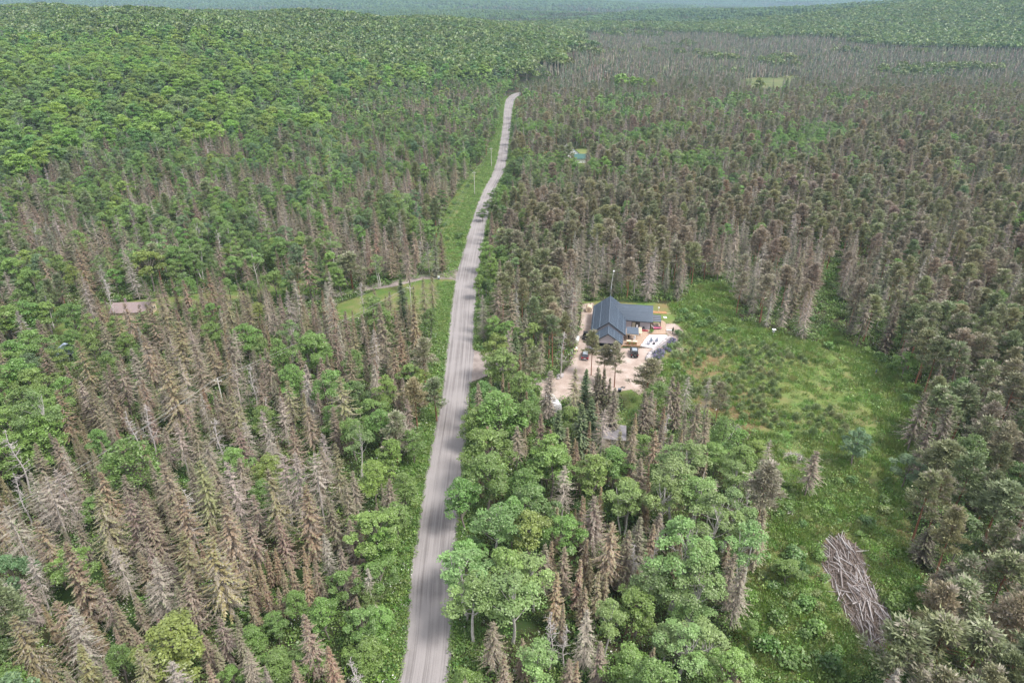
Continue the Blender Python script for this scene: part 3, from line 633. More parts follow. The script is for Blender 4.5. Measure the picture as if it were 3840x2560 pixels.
# heroes: (kind, colour, default height, [x, y of the tip on the 2352 px photo (, height)])
HERO = [
 ('grey_spruce', 'grey', 15, [(135,1072),(98,1096),(640,1049),(676,1041),(525,1064),(719,1045),(260,1252,13),(346,1283,14),(336,1336,9),(8,1162,17),(59,1283,12),(47,1330,10),(8,1326,12),(300,798,15),(441,754,13),(659,667,14),(422,885,10),(644,910,13),(619,982,13),(603,942,12),(184,870,14),(1256,852,13),(1268,850,13),(1387,938,13),(1581,864,11),(1349,1404,12),(859,838,12),(924,942,11),(843,1307,9),(562,967,12),(1630,868,11),(1167,757,13),(806,551,12),(488,1245,16),(152,1398,14)]),
 ('spruce', 'rusty', 15, [(223,1086),(512,1158,17),(695,1115,17),(410,1127,16),(697,563,19),(219,682,13),(475,613,14),(419,642,13),(762,682,14),(1509,986,12),(1457,977,12),(1454,1022,12),(125,898,14),(184,885,12),(478,773,14),(94,588,16),(175,570,17),(285,692,15),(318,702,13),(345,705,14),(921,760,13),(84,1193,15),(145,1242,17),(129,1379,13),(1409,1195,15),(325,767,17)]),
 ('spruce', 'olive', 16, [(455,1059),(617,1080,17),(418,1221,16),(488,1228,18),(219,1133,17),(39,1416,15),(324,1490,13),(531,910,14),(656,873,14),(784,863,18),(331,698,12),(366,670,15),(516,663,15),(562,676,14),(397,738,18),(178,782,16),(971,638,13),(990,626,13),(950,657,13),(948,695,17),(812,757,13),(1209,782,12),(269,726,13),(176,1480,12),(237,565,14),(375,822,20),(1428,988,10),(1321,847,14)]),
 ('spruce', 'brown', 14, [(287,1142),(324,1125),(371,1059,15),(332,1158,14),(547,1049,13),(314,1230,10),(336,1248,10),(320,1268,9),(406,1342,11),(424,1322,12),(234,1346,11),(500,1416,10),(465,1451,9),(545,1447,9),(570,1490,10),(719,1287,9),(808,1299,9),(808,1193,11),(497,551),(562,595,11),(369,635,14),(637,685,12),(622,701,12),(231,738,14),(97,798,14),(109,817,12),(375,782,14),(444,792,16),(525,754,15),(609,798,14),(231,851,13),(250,835,14),(262,826,15),(200,888,13),(497,895,13),(441,963,11),(369,985,11),(541,979,12),(706,932,12),(843,551),(893,554),(935,563,16),(793,713,12),(768,757,12),(875,696,18),(798,807,14),(912,713,12),(768,935,12),(912,904,9),(1146,645,17),(1373,840,14),(1416,890,13),(1546,864,14),(1562,876,13),(1500,895,12),(1484,898,12),(1541,995,11),(1478,1051,13),(1608,927,13),(1244,948,11),(1371,1013,12),(1372,1135,14),(1470,1182,13),(1255,1249,11),(1302,1256,11),(1161,1498,11),(1312,1518,8),(1386,1468,10),(1137,1427,11),(672,976,12),(305,1439,8),(700,1414,13),(1582,1437,9),(1875,1035,11,2.7),(1440,1215,13),(240,1165,13),(565,1190,12)]),
 ('spire_spruce', 'rusty', 9, [(578,1283,8),(609,1264,8),(629,1262,8),(664,1277,9),(572,1314,9),(646,1310,7),(605,1330,9),(1349,1239,10),(1327,1281,11),(1281,1313,12),(1434,1236,10),(1503,1202,10),(1374,1313,10),(1392,1310,10),(1128,854,8),(1167,879,10),(1464,946,9),(1357,969,10),(512,729,12),(516,754,12),(306,717,8),(207,1416,8),(420,1245,10),(640,1345,8),(590,1290,8),(1340,1345,9),(700,1300,9)]),
 ('spire_spruce', 'darkbrown', 13, [(1392,848,14),(1383,860,13),(1405,870,12)]),
 ('green_spruce', 'green', 13, [(1283,940,13),(1342,929,14),(1359,917,14),(918,638,14),(1347,845,12),(1187,760,12),(1170,775,9),(735,585,12)]),
 ('broadleaf', 'mid', 12, [(273,1000,16,4.6),(258,1478,8),(676,1357,8),(738,1373,9),(781,1307,9),(851,1178,12,4),(625,1404,7),(262,722,9,2.6),(330,712,9,2.6),(820,1395,9),(527,1529,6),(16,588,14,4),(125,582,13),(62,613,13),(531,585,12),(519,635,10),(572,642,9),(625,620,11,3.6),(481,692,10),(47,688,13,4.4),(150,695,12,3.6),(203,763,11),(278,757,10),(337,738,9),(484,735,11,3.4),(556,738,12,3.8),(712,763,14,4.8),(666,829,13,3.6),(137,863,11),(25,823,13,4),(37,882,13,4),(87,882,12,3.6),(718,763,13),(984,707,10),(812,801,12),(934,832,10),(884,926,7),(1125,585,12,3.6),(1100,629,9),(1125,676,9,3),(1152,798,13,4.4),(1140,892,15,5),(1096,925,12,3.4),(1196,842,13),(1125,985,14,4.4),(1206,917,12),(1120,1041,14,4.4),(1063,1101,12,3.4),(1208,1065,12),(1221,1108,13,3.6),(1271,1025,13,4),(1369,1048,12,3.6),(1416,1025,11,3.2),(1507,1061,8,2.4),(1177,1142,12,3.2),(1302,1182,12,3),(1164,1263,14,3.8),(1063,1242,11,3),(1259,998,13,3.8),(1404,1024,10),(1483,995,8,2),(1446,1484,9,3),(1470,1357,10,3.4),(437,580,12),(715,625,10),(655,640,10),(1245,1035,10),(1730,1420,5),(1816,1290,5,2.4),(2090,808,8,2.8),(1650,1020,8,3.2),(1445,1100,11,3.2)]),
 ('broadleaf', 'mid', 12, [(10,700,13,4.5),(95,690,12,4),(60,755,12,4.2),(112,800,11,3.8),(15,775,12,4.2),(60,845,12,4),(8,930,14,5),(112,915,12,4.2),(160,750,10,3.2),(68,945,14,4.4),(5,1000,13,4.2),(205,1140,8,2.6),(865,1290,8,2.8),(880,1210,9,3),(868,1400,7,2.6),(835,1470,7,2.6),(905,1150,9,2.6),(925,1080,9,2.4),(850,1340,6,2.4),(895,1010,10,2.8),(945,985,9,2.4),(700,1480,6,2.6),(625,1500,6,2.6),(570,1440,6,2.2)]),
 ('broadleaf', 'dark', 11, [(1140,430,9,3.2),(1128,452,9,3.4),(1180,362,13,5),(1165,395,11,4),(1152,470,10,3.2),(1108,478,6,2.4),(1118,640,7,2.4)]),
 ('broadleaf', 'bright', 12, [(390,1430,13,4.6),(965,848,7,2.2),(1218,1175,13,3.4),(328,570,15,4.8),(1740,1010,7,2.6),(590,690,7,2.2)]),
 ('birch', 'pale', 16, [(1080,1320,14,4.2),(1060,1269,14,4),(1181,1323,14,4.4),(1228,1276,12,3.4),(1640,1130,16,4),(1540,1100,14,3.4),(1600,1290,14,3.6),(1690,1120,14,3.4),(1500,1290,13,3),(1580,1440,11,3.4),(444,554,14,3.2),(1134,1158,14,4),(1577,1195,19,4.2),(1617,1242,17,3.6),(1557,1061,15,4.4),(1604,1085,15,3.8),(1558,1017,14,3.6),(1591,1015,14,3.6),(1443,1098,13,3),(1594,1377,7,3),(1547,1437,9,3.2),(1631,1441,10,3.4),(1402,1367,13,2.4),(1238,1488,10,3.2),(1734,1195,15,3.2),(1700,1060,11,2.8),(60,900,17,3.6)]),
 ('broadleaf', 'bluegreen', 10, [(1980,982,9.5,2.9),(2095,1045,8,2.8)]),
 ('snag', 'grey', 11, [(828,651,11),(240,645,13),(572,842,12),(294,942,13),(490,967,13),(23,1092,12),(1507,1236,14),(1271,1407,12),(497,530,13),(1297,1430,10),(1460,1250,11),(1290,765,13),(12,985,16)]),
 ('pine', 'pineolive', 13, [(1364,761,12.5),(1391,795,11),(1419,788,12.5),(1493,829,12,3.4),(1297,718,13),(971,779,13,2.8),(950,870,13,3.2),(903,954,12,2.8),(1660,880,11),(1200,640,14),(1215,600,14)]),
 ('pine', 'pinegreen', 13, [(800,582,13,4),(996,873,11,2.6),(2180,1425,14,3.6),(2090,1440,14,3.6),(2280,1440,14,3.6),(2235,885,14,3.4),(2175,1010,14,3.2),(2225,1330,13,3.4),(2320,1110,15,3.4),(2330,1270,14,3.2)]),
 ('spruce', 'darkbrown', 10, [(2190,1290,8.5,2.7),(2145,1205,8.5,2.7),(2130,900,15),(2190,930,15),(2150,970,13),(2320,1360,12)]),
]
rng = np.random.RandomState(7); rnd = random.Random(5)
TREES = []      # dict(kind, colour, x, y, z, H, R, hero)
BASER = {'spruce': 2.15, 'grey_spruce': 2.2, 'spire_spruce': 1.25, 'green_spruce': 2.0, 'pine': 1.95, 'broadleaf': 3.0, 'birch': 2.9, 'maple': 4.9, 'snag': 1.5}
CELL = {}
def near_ok(x, y, r, q=.9):
    cx, cy = int(x//6), int(y//6)
    for i in (-1, 0, 1):
        for j in (-1, 0, 1):
            for (a, b_, rr_) in CELL.get((cx+i, cy+j), ()):
                if (a-x)**2+(b_-y)**2 < (q*(r+rr_))**2: return False
    return True
def put(kind, colour, x, y, H, R=None, hero=False):
    p = LIB[kind][0]; R = R or p['R']*H/p['H']*(1.0 if hero else rnd.uniform(.88, 1.28))
    TREES.append(dict(kind=kind, colour=colour, x=x, y=y, z=float(terrain(x, y)), H=H, R=R, hero=hero))
    CELL.setdefault((int(x//6), int(y//6)), []).append((x, y, min(R, BASER[kind]*H/14)*.95))
for kind, colour, h0, pts in HERO:
    for p in pts:
        H = p[2] if len(p) > 2 else h0*rnd.uniform(.93, 1.07)
        g = G(p[0], p[1], H*.98); put(kind, colour, g.x, g.y, H, p[3]*1.12 if len(p) > 3 else (LIB[kind][0]['R']*H/LIB[kind][0]['H']*1.17 if 'spruce' in kind else None), True)

P_ROADPX = []
_l = []; _r = []
for (x, y, w) in RC[::4]:
    for side, L_ in ((-1, _l), (1, _r)):
        q = proj(x+side*w/2, y, 0); L_.append((q[0], q[1]))
P_ROADPX = _l+_r[::-1]
P_HOUSEPX = [(1335, 722), (1362, 690), (1400, 672), (1505, 690), (1525, 700), (1570, 715), (1600, 760), (1550, 800), (1500, 840), (1480, 900), (1400, 905), (1355, 890), (1325, 840)]
NOBASE = [P_CLEAR, P_SAND, P_LAWN1, P_LAWN2, P_LAWN3, P_VERGE, P_MARSH, P_FARYARD, P_NOTCH, [(1335, 690), (1560, 695), (1560, 800), (1335, 800)], [(1068, 800), (1165, 815), (1165, 865), (1068, 885)], [(1290, 650), (1335, 690), (1335, 840), (1290, 700)][:0] or [(0, 0), (1, 0), (0, 1)], [(355, 1180), (395, 1190), (385, 1215), (350, 1210)], [(1375, 985), (1440, 985), (1440, 1035), (1375, 1035)], [(260, 700), (350, 700), (350, 760), (260, 760)], [(1850, 128), (1895, 125), (1910, 132), (1890, 140), (1850, 140)]]
KEEPOUT = [([(1082, 812), (1112, 812), (1112, 858), (1085, 865)], 0), (P_ROADPX, .0), (P_HOUSEPX, 0), ([(1290, 880), (1330, 840), (1370, 900), (1480, 870), (1486, 895), (1470, 905), (1300, 915), (1250, 905)], 0), ([(885, 655), (1046, 632), (1046, 690), (1030, 720), (960, 665), (885, 668)], 0),
           ([(1298, 347), (1310, 345), (1312, 352), (1298, 355)], 0), ([(1330, 356), (1342, 356), (1342, 366), (1330, 366)], 0), ([(260, 690), (340, 684), (400, 682), (340, 700), (262, 708)], 0),
           ([(140, 798), (172, 796), (172, 826), (140, 826)], 0), ([(1398, 992), (1428, 990), (1420, 1008), (1400, 1008)], 0), ([(1712, 187), (1790, 185), (1815, 190), (1790, 194), (1720, 195)], 0), ([(770, 676), (840, 668), (850, 690), (780, 705)], 0),
           ([(1560, 715), (1590, 690), (1640, 665), (1690, 700), (1700, 740), (1890, 800), (1960, 800), (2080, 880), (2100, 950), (2090, 1060), (2050, 1180), (2060, 1300), (1990, 1500), (1900, 1400), (1800, 1300), (1780, 1000), (1700, 960), (1640, 930), (1580, 900), (1570, 800)], 0),
           ([(1885, 650), (1900, 610), (1918, 610), (1925, 760), (1893, 768)], 0), ([(1720, 1300), (1900, 1330), (2040, 1380), (2055, 1485), (1985, 1560), (1730, 1560)], 0)]
# candidate points, dense close by
def candidates(y0, y1, step, xf=.86, xpad=32):
    rows = int((y1-y0)/step); out = []
    for i in range(rows):
        yy = y0+i*step; hw = yy*xf+xpad; n = int(2*hw/step)
        xs = -hw+2*hw*(np.arange(n)+rng.rand(n)*.9)/n; out.append(np.stack([xs, yy+rng.rand(n)*step*.95], 1))
    return np.concatenate(out)
def choose(mix, u):
    s_ = 0
    tot = sum(w for *_, w in mix)
    for k, c, w in mix:
        s_ += w/tot
        if u <= s_: return k, c
    return mix[-1][0], mix[-1][1]
HS = []
for t_ in TREES:
    for hh_ in (.93, .7, .48):
        a_, b_, f_ = proj(t_['x'], t_['y'], t_['H']*hh_); HS.append((a_, b_, t_['y'], t_['R']*.6*F/K/f_))
HS = np.array(HS)
def hides_hero(x, y, H, R):
    if y > 330: return False
    bx, by, f_ = proj(x, y, 0); tx, ty, f2 = proj(x, y, H); rp = R*F/K/f2*.75
    m = (HS[:, 2] > y+1) & (HS[:, 1] > ty) & (HS[:, 1] < by)
    if not m.any(): return False
    h = HS[m]; fr = (h[:, 1]-ty)/(by-ty+1e-6); cxx = tx+(bx-tx)*fr
    return bool((np.abs(h[:, 0]-cxx) < rp*np.minimum(1, .25+fr*1.6)+h[:, 3]*.35).sum() >= 1)
MIX = {
 'hill':   [('maple', 'sunny', .48), ('maple', 'leafy', .20), ('broadleaf', 'mid', .12), ('broadleaf', 'bluegreen', .10), ('birch', 'pale', .06), ('maple', 'pale', .10), ('snag', 'grey', .012), ('spruce', 'greygreen', .015)],
 'lmidS':  [('spruce', 'brown', .42), ('grey_spruce', 'grey', .20), ('spruce', 'rusty', .06), ('spruce', 'greygreen', .10), ('broadleaf', 'mid', .12), ('snag', 'grey', .015), ('spire_spruce', 'brown', .12), ('birch', 'pale', .03)],
 'lmidB':  [('broadleaf', 'mid', .40), ('broadleaf', 'dark', .14), ('broadleaf', 'bluegreen', .10), ('birch', 'pale', .08), ('spruce', 'brown', .12), ('grey_spruce', 'grey', .06), ('pine', 'pinegreen', .05), ('broadleaf', 'bright', .05)],
 'lnearS': [('spruce', 'brown', .38), ('spire_spruce', 'brown', .14), ('spire_spruce', 'rusty', .08), ('grey_spruce', 'grey', .17), ('spruce', 'olive', .09), ('spruce', 'rusty', .07), ('broadleaf', 'mid', .09), ('birch', 'pale', .04), ('snag', 'grey', .02)],
 'rroad':  [('broadleaf', 'mid', .42), ('birch', 'pale', .14), ('spruce', 'brown', .16), ('spire_spruce', 'rusty', .10), ('broadleaf', 'bright', .08), ('pine', 'pineolive', .10)],
 'rnear':  [('spire_spruce', 'rusty', .20), ('spruce', 'brown', .28), ('birch', 'pale', .20), ('broadleaf', 'mid', .22), ('grey_spruce', 'grey', .07), ('snag', 'grey', .03)],
 'pines':  [('pine', 'pineolive', .29), ('pine', 'pinebrown', .13), ('pine', 'pinegreen', .06), ('grey_spruce', 'grey', .15), ('spruce', 'brown', .19), ('spruce', 'greygreen', .12), ('broadleaf', 'mid', .03)],
 'pinesR': [('pine', 'pinegreen', .30), ('pine', 'pineolive', .26), ('spruce', 'darkbrown', .18), ('pine', 'pinebrown', .12), ('grey_spruce', 'grey', .06), ('broadleaf', 'dark', .08)],
 'edge':   [('grey_spruce', 'grey', .38), ('spruce', 'brown', .26), ('spruce', 'greygreen', .18), ('pine', 'pinebrown', .18)],
 'rmid':   [('grey_spruce', 'grey', .22), ('spruce', 'brown', .26), ('pine', 'pineolive', .20), ('spruce', 'greygreen', .14), ('pine', 'pinebrown', .08), ('snag', 'grey', .04), ('birch', 'pale', .02), ('broadleaf', 'mid', .02)],
 'rmidB':  [('broadleaf', 'mid', .46), ('broadleaf', 'dark', .2), ('birch', 'pale', .2), ('spruce', 'brown', .10), ('grey_spruce', 'grey', .06)],
 'valley': [('spruce', 'farblue', .34), ('spruce', 'greygreen', .18), ('spruce', 'darkbrown', .05), ('grey_spruce', 'grey', .08), ('spruce', 'brown', .20), ('pine', 'pinegreen', .08), ('broadleaf', 'bluegreen', .03), ('green_spruce', 'green', .05)],
 'valleyB':[('broadleaf', 'mid', .5), ('maple', 'bright', .15), ('broadleaf', 'bluegreen', .2), ('spruce', 'brown', .15)],
}
def zone(px, py, x, y, t):
    rc = float(np.interp(y, RC[:, 1], RC[:, 0])) if y < 700 else 8
    n1 = float(noise2(x, y, 70, .5)); n2 = float(noise2(x, y, 28, 2.2))
    if x < rc-8 and py < 335-.14*px+22*n1+10*n2: return 'hill'
    if t > 4+3*n1 and x < 140 and y > 300: return 'hill'
    if t > 9+4*n1: return 'hill'
    if x < rc:
        if y < 190: return 'lmidB' if n2 > .34 or (px < 330 and 600 < py < 900 and n2 > -.1) else 'lnearS'
        return 'lmidB' if n2+.25*n1+(.42 if y > 330 else .1)+(.2 if px < 300 else 0) > .0 else 'lmidS'
    if y < 62+100 and px < 1260: return 'rroad'
    if y < 130 and px < 1720: return 'rnear'
    if px > 1850 and py > 760: return 'pinesR'
    if y < 300: 
        if x-rc < 16 and n2 > 0: return 'rroad'
        if y < 235 and 1300 < px < 2000: return 'edge' if n2 > -.35 else 'pines'
        return 'pines'
    if y < 620:
        if px < 1420: return 'rmidB' if n2 > .0 else 'rmid'
        if px < 1950: return 'rmidB' if n2+.3*n1 > .08 else 'rmid'
        return 'rmidB' if n2+.3*n1 > .62 else ('pines' if n1 > -.2 else 'rmid')
    return 'valleyB' if n1+.5*n2 > .62 else 'valley'
HGT = {'spruce': (10, 16.5), 'grey_spruce': (10, 16), 'spire_spruce': (7.5, 12), 'green_spruce': (10, 14), 'pine': (12.5, 16), 'broadleaf': (9.5, 14), 'birch': (12, 16.5), 'maple': (13.5, 17.5), 'snag': (8, 13)}
def hits_keepout(x, y, z, H, R):
    for hh, rr_ in ((.25, .5), (.55, .7), (.8, .5), (1.0, .1)):
        for sx_ in (-1, 0, 1):
            qx, qy, _ = proj(x+sx_*R*rr_, y, z+H*hh)
            for poly, _ in KEEPOUT:
                x0, x1, y0, y1 = _
                if x0 <= qx <= x1 and y0 <= qy <= y1 and bool(inpoly(qx, qy, poly)): return True
    return False
KEEPOUT = [(p, (min(a for a, b_ in p), max(a for a, b_ in p), min(b_ for a, b_ in p), max(b_ for a, b_ in p))) for p, _ in KEEPOUT]
def fill(y0, y1, step, q, seed):
    C = candidates(y0, y1, step); T_ = terrain(C[:, 0], C[:, 1]); PX, PY, FF = proj(C[:, 0], C[:, 1], T_)
    bad = np.zeros(len(C), bool)
    for p in NOBASE: bad |= inpoly(PX, PY, p)
    dx, hw = road_dx(C[:, 0], C[:, 1]); gap = np.where(C[:, 1] < 200, np.where(dx < 0, 3.2, 2.2), 3.0)
    bad |= (np.abs(dx) < hw+gap) & (C[:, 1] < 690)
    # the road after its bend, and the wire corridor to the left
    bad |= (C[:, 1] > 690) & (C[:, 1] < 726) & (C[:, 0] > 5) & (C[:, 0] < 115)
    order = rng.permutation(len(C))
    for i in order:
        if bad[i]: continue
        x, y = C[i]; t = float(T_[i]); zn = zone(PX[i], PY[i], x, y, t); kind, colour = choose(MIX[zn], rng.rand())
        lo, hi = HGT[kind]; H = lo+(hi-lo)*rng.rand()
        if zn == 'lnearS' and kind in ('spruce', 'spire_spruce'): H *= .88
        if zn == 'valley': H *= .9
        r = BASER[kind]*H/14
        if not near_ok(x, y, r, q): continue
        if y < 720 and hits_keepout(x, y, t, H, r): continue
        if hides_hero(x, y, H, r): continue
        put(kind, colour, x, y, H)
fill(38, 300, 2.3, .93, 1)
fill(300, 720, 3.1, .9, 2)
N_NEAR = len(TREES)

NAME = {'spruce': 'spruce_tree', 'grey_spruce': 'spruce_tree', 'spire_spruce': 'spruce_tree', 'green_spruce': 'spruce_tree', 'pine': 'pine_tree', 'broadleaf': 'broadleaf_tree', 'birch': 'birch_tree', 'maple': 'maple_tree', 'snag': 'dead_tree'}
ADJ = {('spruce', 'brown'): 'brown half-dead spruce', ('spruce', 'rusty'): 'rusty-topped thinning spruce', ('spruce', 'olive'): 'olive-tipped tall spruce', ('spruce', 'greygreen'): 'grey-green spruce', ('spruce', 'darkbrown'): 'dark brown dense spruce',
       ('grey_spruce', 'grey'): 'bare grey drooping spruce', ('spire_spruce', 'brown'): 'narrow brown spire-shaped spruce', ('spire_spruce', 'rusty'): 'narrow rusty spire-shaped spruce', ('spire_spruce', 'darkbrown'): 'dark brown spire-shaped spruce', ('green_spruce', 'green'): 'healthy dense green spruce',
       ('pine', 'pineolive'): 'olive pine, reddish trunk', ('pine', 'pinegreen'): 'grey-green bushy pine', ('pine', 'pinebrown'): 'brownish thinning pine',
       ('broadleaf', 'mid'): 'green broadleaf tree', ('broadleaf', 'bright'): 'bright green broadleaf tree', ('broadleaf', 'dark'): 'dark green broadleaf tree', ('broadleaf', 'bluegreen'): 'blue-green broadleaf tree',
       ('birch', 'pale'): 'pale-leaved whitish-stemmed birch', ('birch', 'bluegreen'): 'small blue-green birch', ('maple', 'sunny'): 'yellow-green maple crown', ('maple', 'leafy'): 'green maple crown', ('maple', 'bright'): 'bright green maple crown', ('spruce', 'farblue'): 'blue-green spruce', ('maple', 'pale'): 'pale green maple crown', ('snag', 'grey'): 'leafless grey dead tree'}
GRP = {'spruce_tree': 'spruces of the forest', 'pine_tree': 'pines of the forest', 'broadleaf_tree': 'green broadleaf trees of the forest', 'birch_tree': 'birches and aspens of the forest', 'maple_tree': 'maples on the left hillside', 'dead_tree': 'leafless dead trees of the forest'}
ROWS = [(1440, 'at bottom edge'), (1330, 'just above bottom edge'), (1220, 'low foreground'), (1110, 'middle foreground'), (1000, 'upper foreground'), (900, 'nearer than sandy yard'), (800, 'at sandy-yard level'), (710, 'at house level'), (620, 'at driveway-mouth level'), (540, 'past driveway mouth'), (460, 'nearer than verge pole'), (390, 'just past verge pole'), (330, 'at far-house level'), (270, 'past far house'), (210, 'at road-bend level'), (150, 'past road bend'), (0, 'on far ridge')]
def col_name(px, py):
    rl = float(np.interp(py, [200, 300, 380, 500, 640, 800, 1100, 1568], [1165, 1152, 1140, 1090, 1046, 1020, 975, 918])); rr_ = rl+float(np.interp(py, [200, 1568], [22, 110]))
    if px < 130: return 'at left edge'
    if px < rl-620: return 'far left'
    if px < rl-420: return 'well left'
    if px < rl-240: return 'left of road'
    if px < rl-110: return 'nearer road on left'
    if px < rl+20: return "at road's left side"
    if px < rr_+110: return "at road's right side"
    if px < rr_+260: return 'right of road'
    if px < 1560: return 'in house column'
    if px < 1760: return 'right of house column'
    if px < 1960: return 'well right'
    if px < 2180: return 'far right'
    return 'at right edge'
def rowname(py):
    for v, s_ in ROWS:
        if py >= v: return s_
def seen(t, pad=6):
    px, py, f = proj(t['x'], t['y'], t['z']+t['H']*.7); px2, py2, _ = proj(t['x'], t['y'], t['z']+t['H']); b0, b1, _ = proj(t['x'], t['y'], t['z'])
    t['px'], t['py'], t['f'] = float(px), float(py), float(f); t['size'] = abs(b1-py2)+.4*2*t['R']*F/K/f
    return -pad-t['R']*F/K/f < px < 2352+pad+t['R']*F/K/f and py2 < 1568+pad and b1 > 0
vis = [t for t in TREES if seen(t)]; hid = [t for t in TREES if not seen(t)]
groups = {}
for t in vis: groups.setdefault(NAME[t['kind']], []).append(t)
INDIV = []; REST = []
for nm, L_ in groups.items():
    L_.sort(key=lambda t: -(t['size']+(300 if t['hero'] else 0)))
    INDIV += L_[:298]; REST += L_[298:]
REST += [t for t in hid if t['y'] > 30]
ORD = ['first', 'second', 'third', 'fourth', 'fifth', 'sixth', 'seventh', 'eighth', 'ninth', 'tenth', 'eleventh', 'twelfth', 'thirteenth', 'fourteenth', 'fifteenth', 'sixteenth', 'seventeenth', 'eighteenth', 'nineteenth']
ORD += [t+u for t in ('twenty', 'thirty', 'forty', 'fifty', 'sixty', 'seventy', 'eighty') for u in ['']+['-'+q for q in ORD[:9]]]
ORD = [{'twenty': 'twentieth', 'thirty': 'thirtieth', 'forty': 'fortieth', 'fifty': 'fiftieth', 'sixty': 'sixtieth', 'seventy': 'seventieth', 'eighty': 'eightieth'}.get(q, q) for q in ORD]
buckets = {}
for t in INDIV: buckets.setdefault((ADJ[(t['kind'], t['colour'])], rowname(t['py']), col_name(t['px'], t['py'])), []).append(t)
for (a, r_, c_), L_ in buckets.items():
    L_.sort(key=lambda t: t['px'])
    for i, t in enumerate(L_):
        s_ = '%s, %s, %s' % (a, r_, c_)
        if len(L_) > 1:
            s_ += ', %s from left' % ORD[min(i, len(ORD)-1)]
        t['label'] = s_
def place(t, i):
    p = rnd.choice(LIB[t['kind']]); sx_ = t['R']/p['R']; sz = t['H']/p['H']; nm = NAME[t['kind']]; c = PAL[t['colour']]
    j = [rnd.uniform(.92, 1.08) for _ in range(3)]; c = (c[0]*j[0], c[1]*j[1], c[2]*j[2], 1)
    rz = rnd.uniform(0, 6.28); tilt = (rnd.gauss(0, .022), rnd.gauss(0, .022))
    if t['size'] > 44:
        o = empty(nm, (t['x'], t['y'], t['z']-.05)); 
        tr = link('trunk', p['trunk'], o); cr = link('limbs' if t['kind'] == 'snag' else 'crown', p['crown'], o); cr.color = c
    else:
        o = link(nm, p['full'], None, (t['x'], t['y'], t['z']-.05)); o.color = c
    o.rotation_euler = (*tilt, rz); o.scale = (sx_, sx_, sz)
    tag(o, t['label'], NAME[t['kind']].replace('_', ' '), GRP[nm])
for i, t in enumerate(INDIV): place(t, i)

# ---- everything past the first 300 of a kind, and all of the distance
far_shapes = {'spruce': [fast_cone(300+i, 16, 2.0, 7, 6).mesh('far_spruce', [M_needle]) for i in range(4)], 'pine': [far_crown(310+i, 15, 2.6, 40, 1.3).mesh('far_pine', [M_needle]) for i in range(2)],
              'broadleaf': [far_crown(320+i, 14, 3.6, 46, 1.8).mesh('far_broadleaf', [M_leaf]) for i in range(3)], 'maple': [far_crown(330+i, 15, 6.2, 70, 2.5).mesh('far_maple', [M_leaf]) for i in range(3)]}
def far_kind(kind): return 'spruce' if 'spruce' in kind else ('broadleaf' if kind == 'birch' else ('spruce' if kind == 'snag' else kind))
STUFF = {}      # name -> {(mesh id, colour): [rows]}
def add_stuff(nm, mesh, colour, x, y, z, rot, sx_, sz, dim=1.0):
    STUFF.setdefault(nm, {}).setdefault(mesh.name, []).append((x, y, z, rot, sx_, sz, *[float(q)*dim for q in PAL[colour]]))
for t in REST:
    p = rnd.choice(LIB[t['kind']]); add_stuff(NAME[t['kind']], p['full' if t['y'] < 470 else 'mid'], t['colour'], t['x'], t['y'], t['z'], rnd.uniform(0, 6.28), t['R']/p['R'], t['H']/p['H'])
def far_fill(y0, y1, step, seed):
    C = candidates(y0, y1, step, .80, 30); T_ = terrain(C[:, 0], C[:, 1]); PX, PY, FF = proj(C[:, 0], C[:, 1], T_)
    bad = np.zeros(len(C), bool)
    for p in NOBASE: bad |= inpoly(PX, PY, p)
    bad |= (C[:, 1] < 726) & (C[:, 0] > 5) & (C[:, 0] < 115)
    n1 = noise2(C[:, 0], C[:, 1], 70, .5); n2 = noise2(C[:, 0], C[:, 1], 28, 2.2); n3 = noise2(C[:, 0], C[:, 1], 160, 4.0)
    U = rng.rand(len(C)); Hs = rng.rand(len(C)); rot = rng.uniform(0, 6.28, len(C)); keep = rng.rand(len(C))
    for i in np.nonzero(~bad)[0]:
        t = T_[i]; x = C[i, 0]
        zn = 'hill' if (t > (8 if x < 60 else 15)+4*n1[i]) or (x < 30+20*n2[i] and C[i, 1] < 1150) else ('valleyB' if n1[i]+.5*n2[i]+.4*n3[i] > .75 else 'valley')
        kind, colour = choose(MIX[zn], U[i])
        if zn != 'valley' and keep[i] > .62: continue
        fk = far_kind(kind); lo, hi = HGT[kind]; H = (lo+(hi-lo)*Hs[i])*(.85 if zn == 'valley' else 1)
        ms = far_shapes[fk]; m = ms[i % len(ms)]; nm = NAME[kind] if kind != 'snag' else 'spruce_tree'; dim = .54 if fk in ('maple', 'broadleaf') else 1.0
        hp = {'spruce': 16, 'pine': 15, 'broadleaf': 14, 'maple': 15}[fk]
        add_stuff(nm, m, colour, x, C[i, 1], t-.3, rot[i], H/hp*(.8+.4*Hs[i-1]), H/hp, dim)
far_fill(720, 1550, 4.9, 3)
WORDS = {'spruce_tree': 'spruces, mostly brown and grey, massed through the forest beyond those nearest', 'pine_tree': 'olive pines massed through the right-hand forest', 'broadleaf_tree': 'green broadleaf trees scattered through the forest further off',
         'birch_tree': 'birches scattered through the forest further off', 'maple_tree': 'maple canopy covering the far hillsides', 'dead_tree': 'leafless dead trees scattered further off in the forest'}
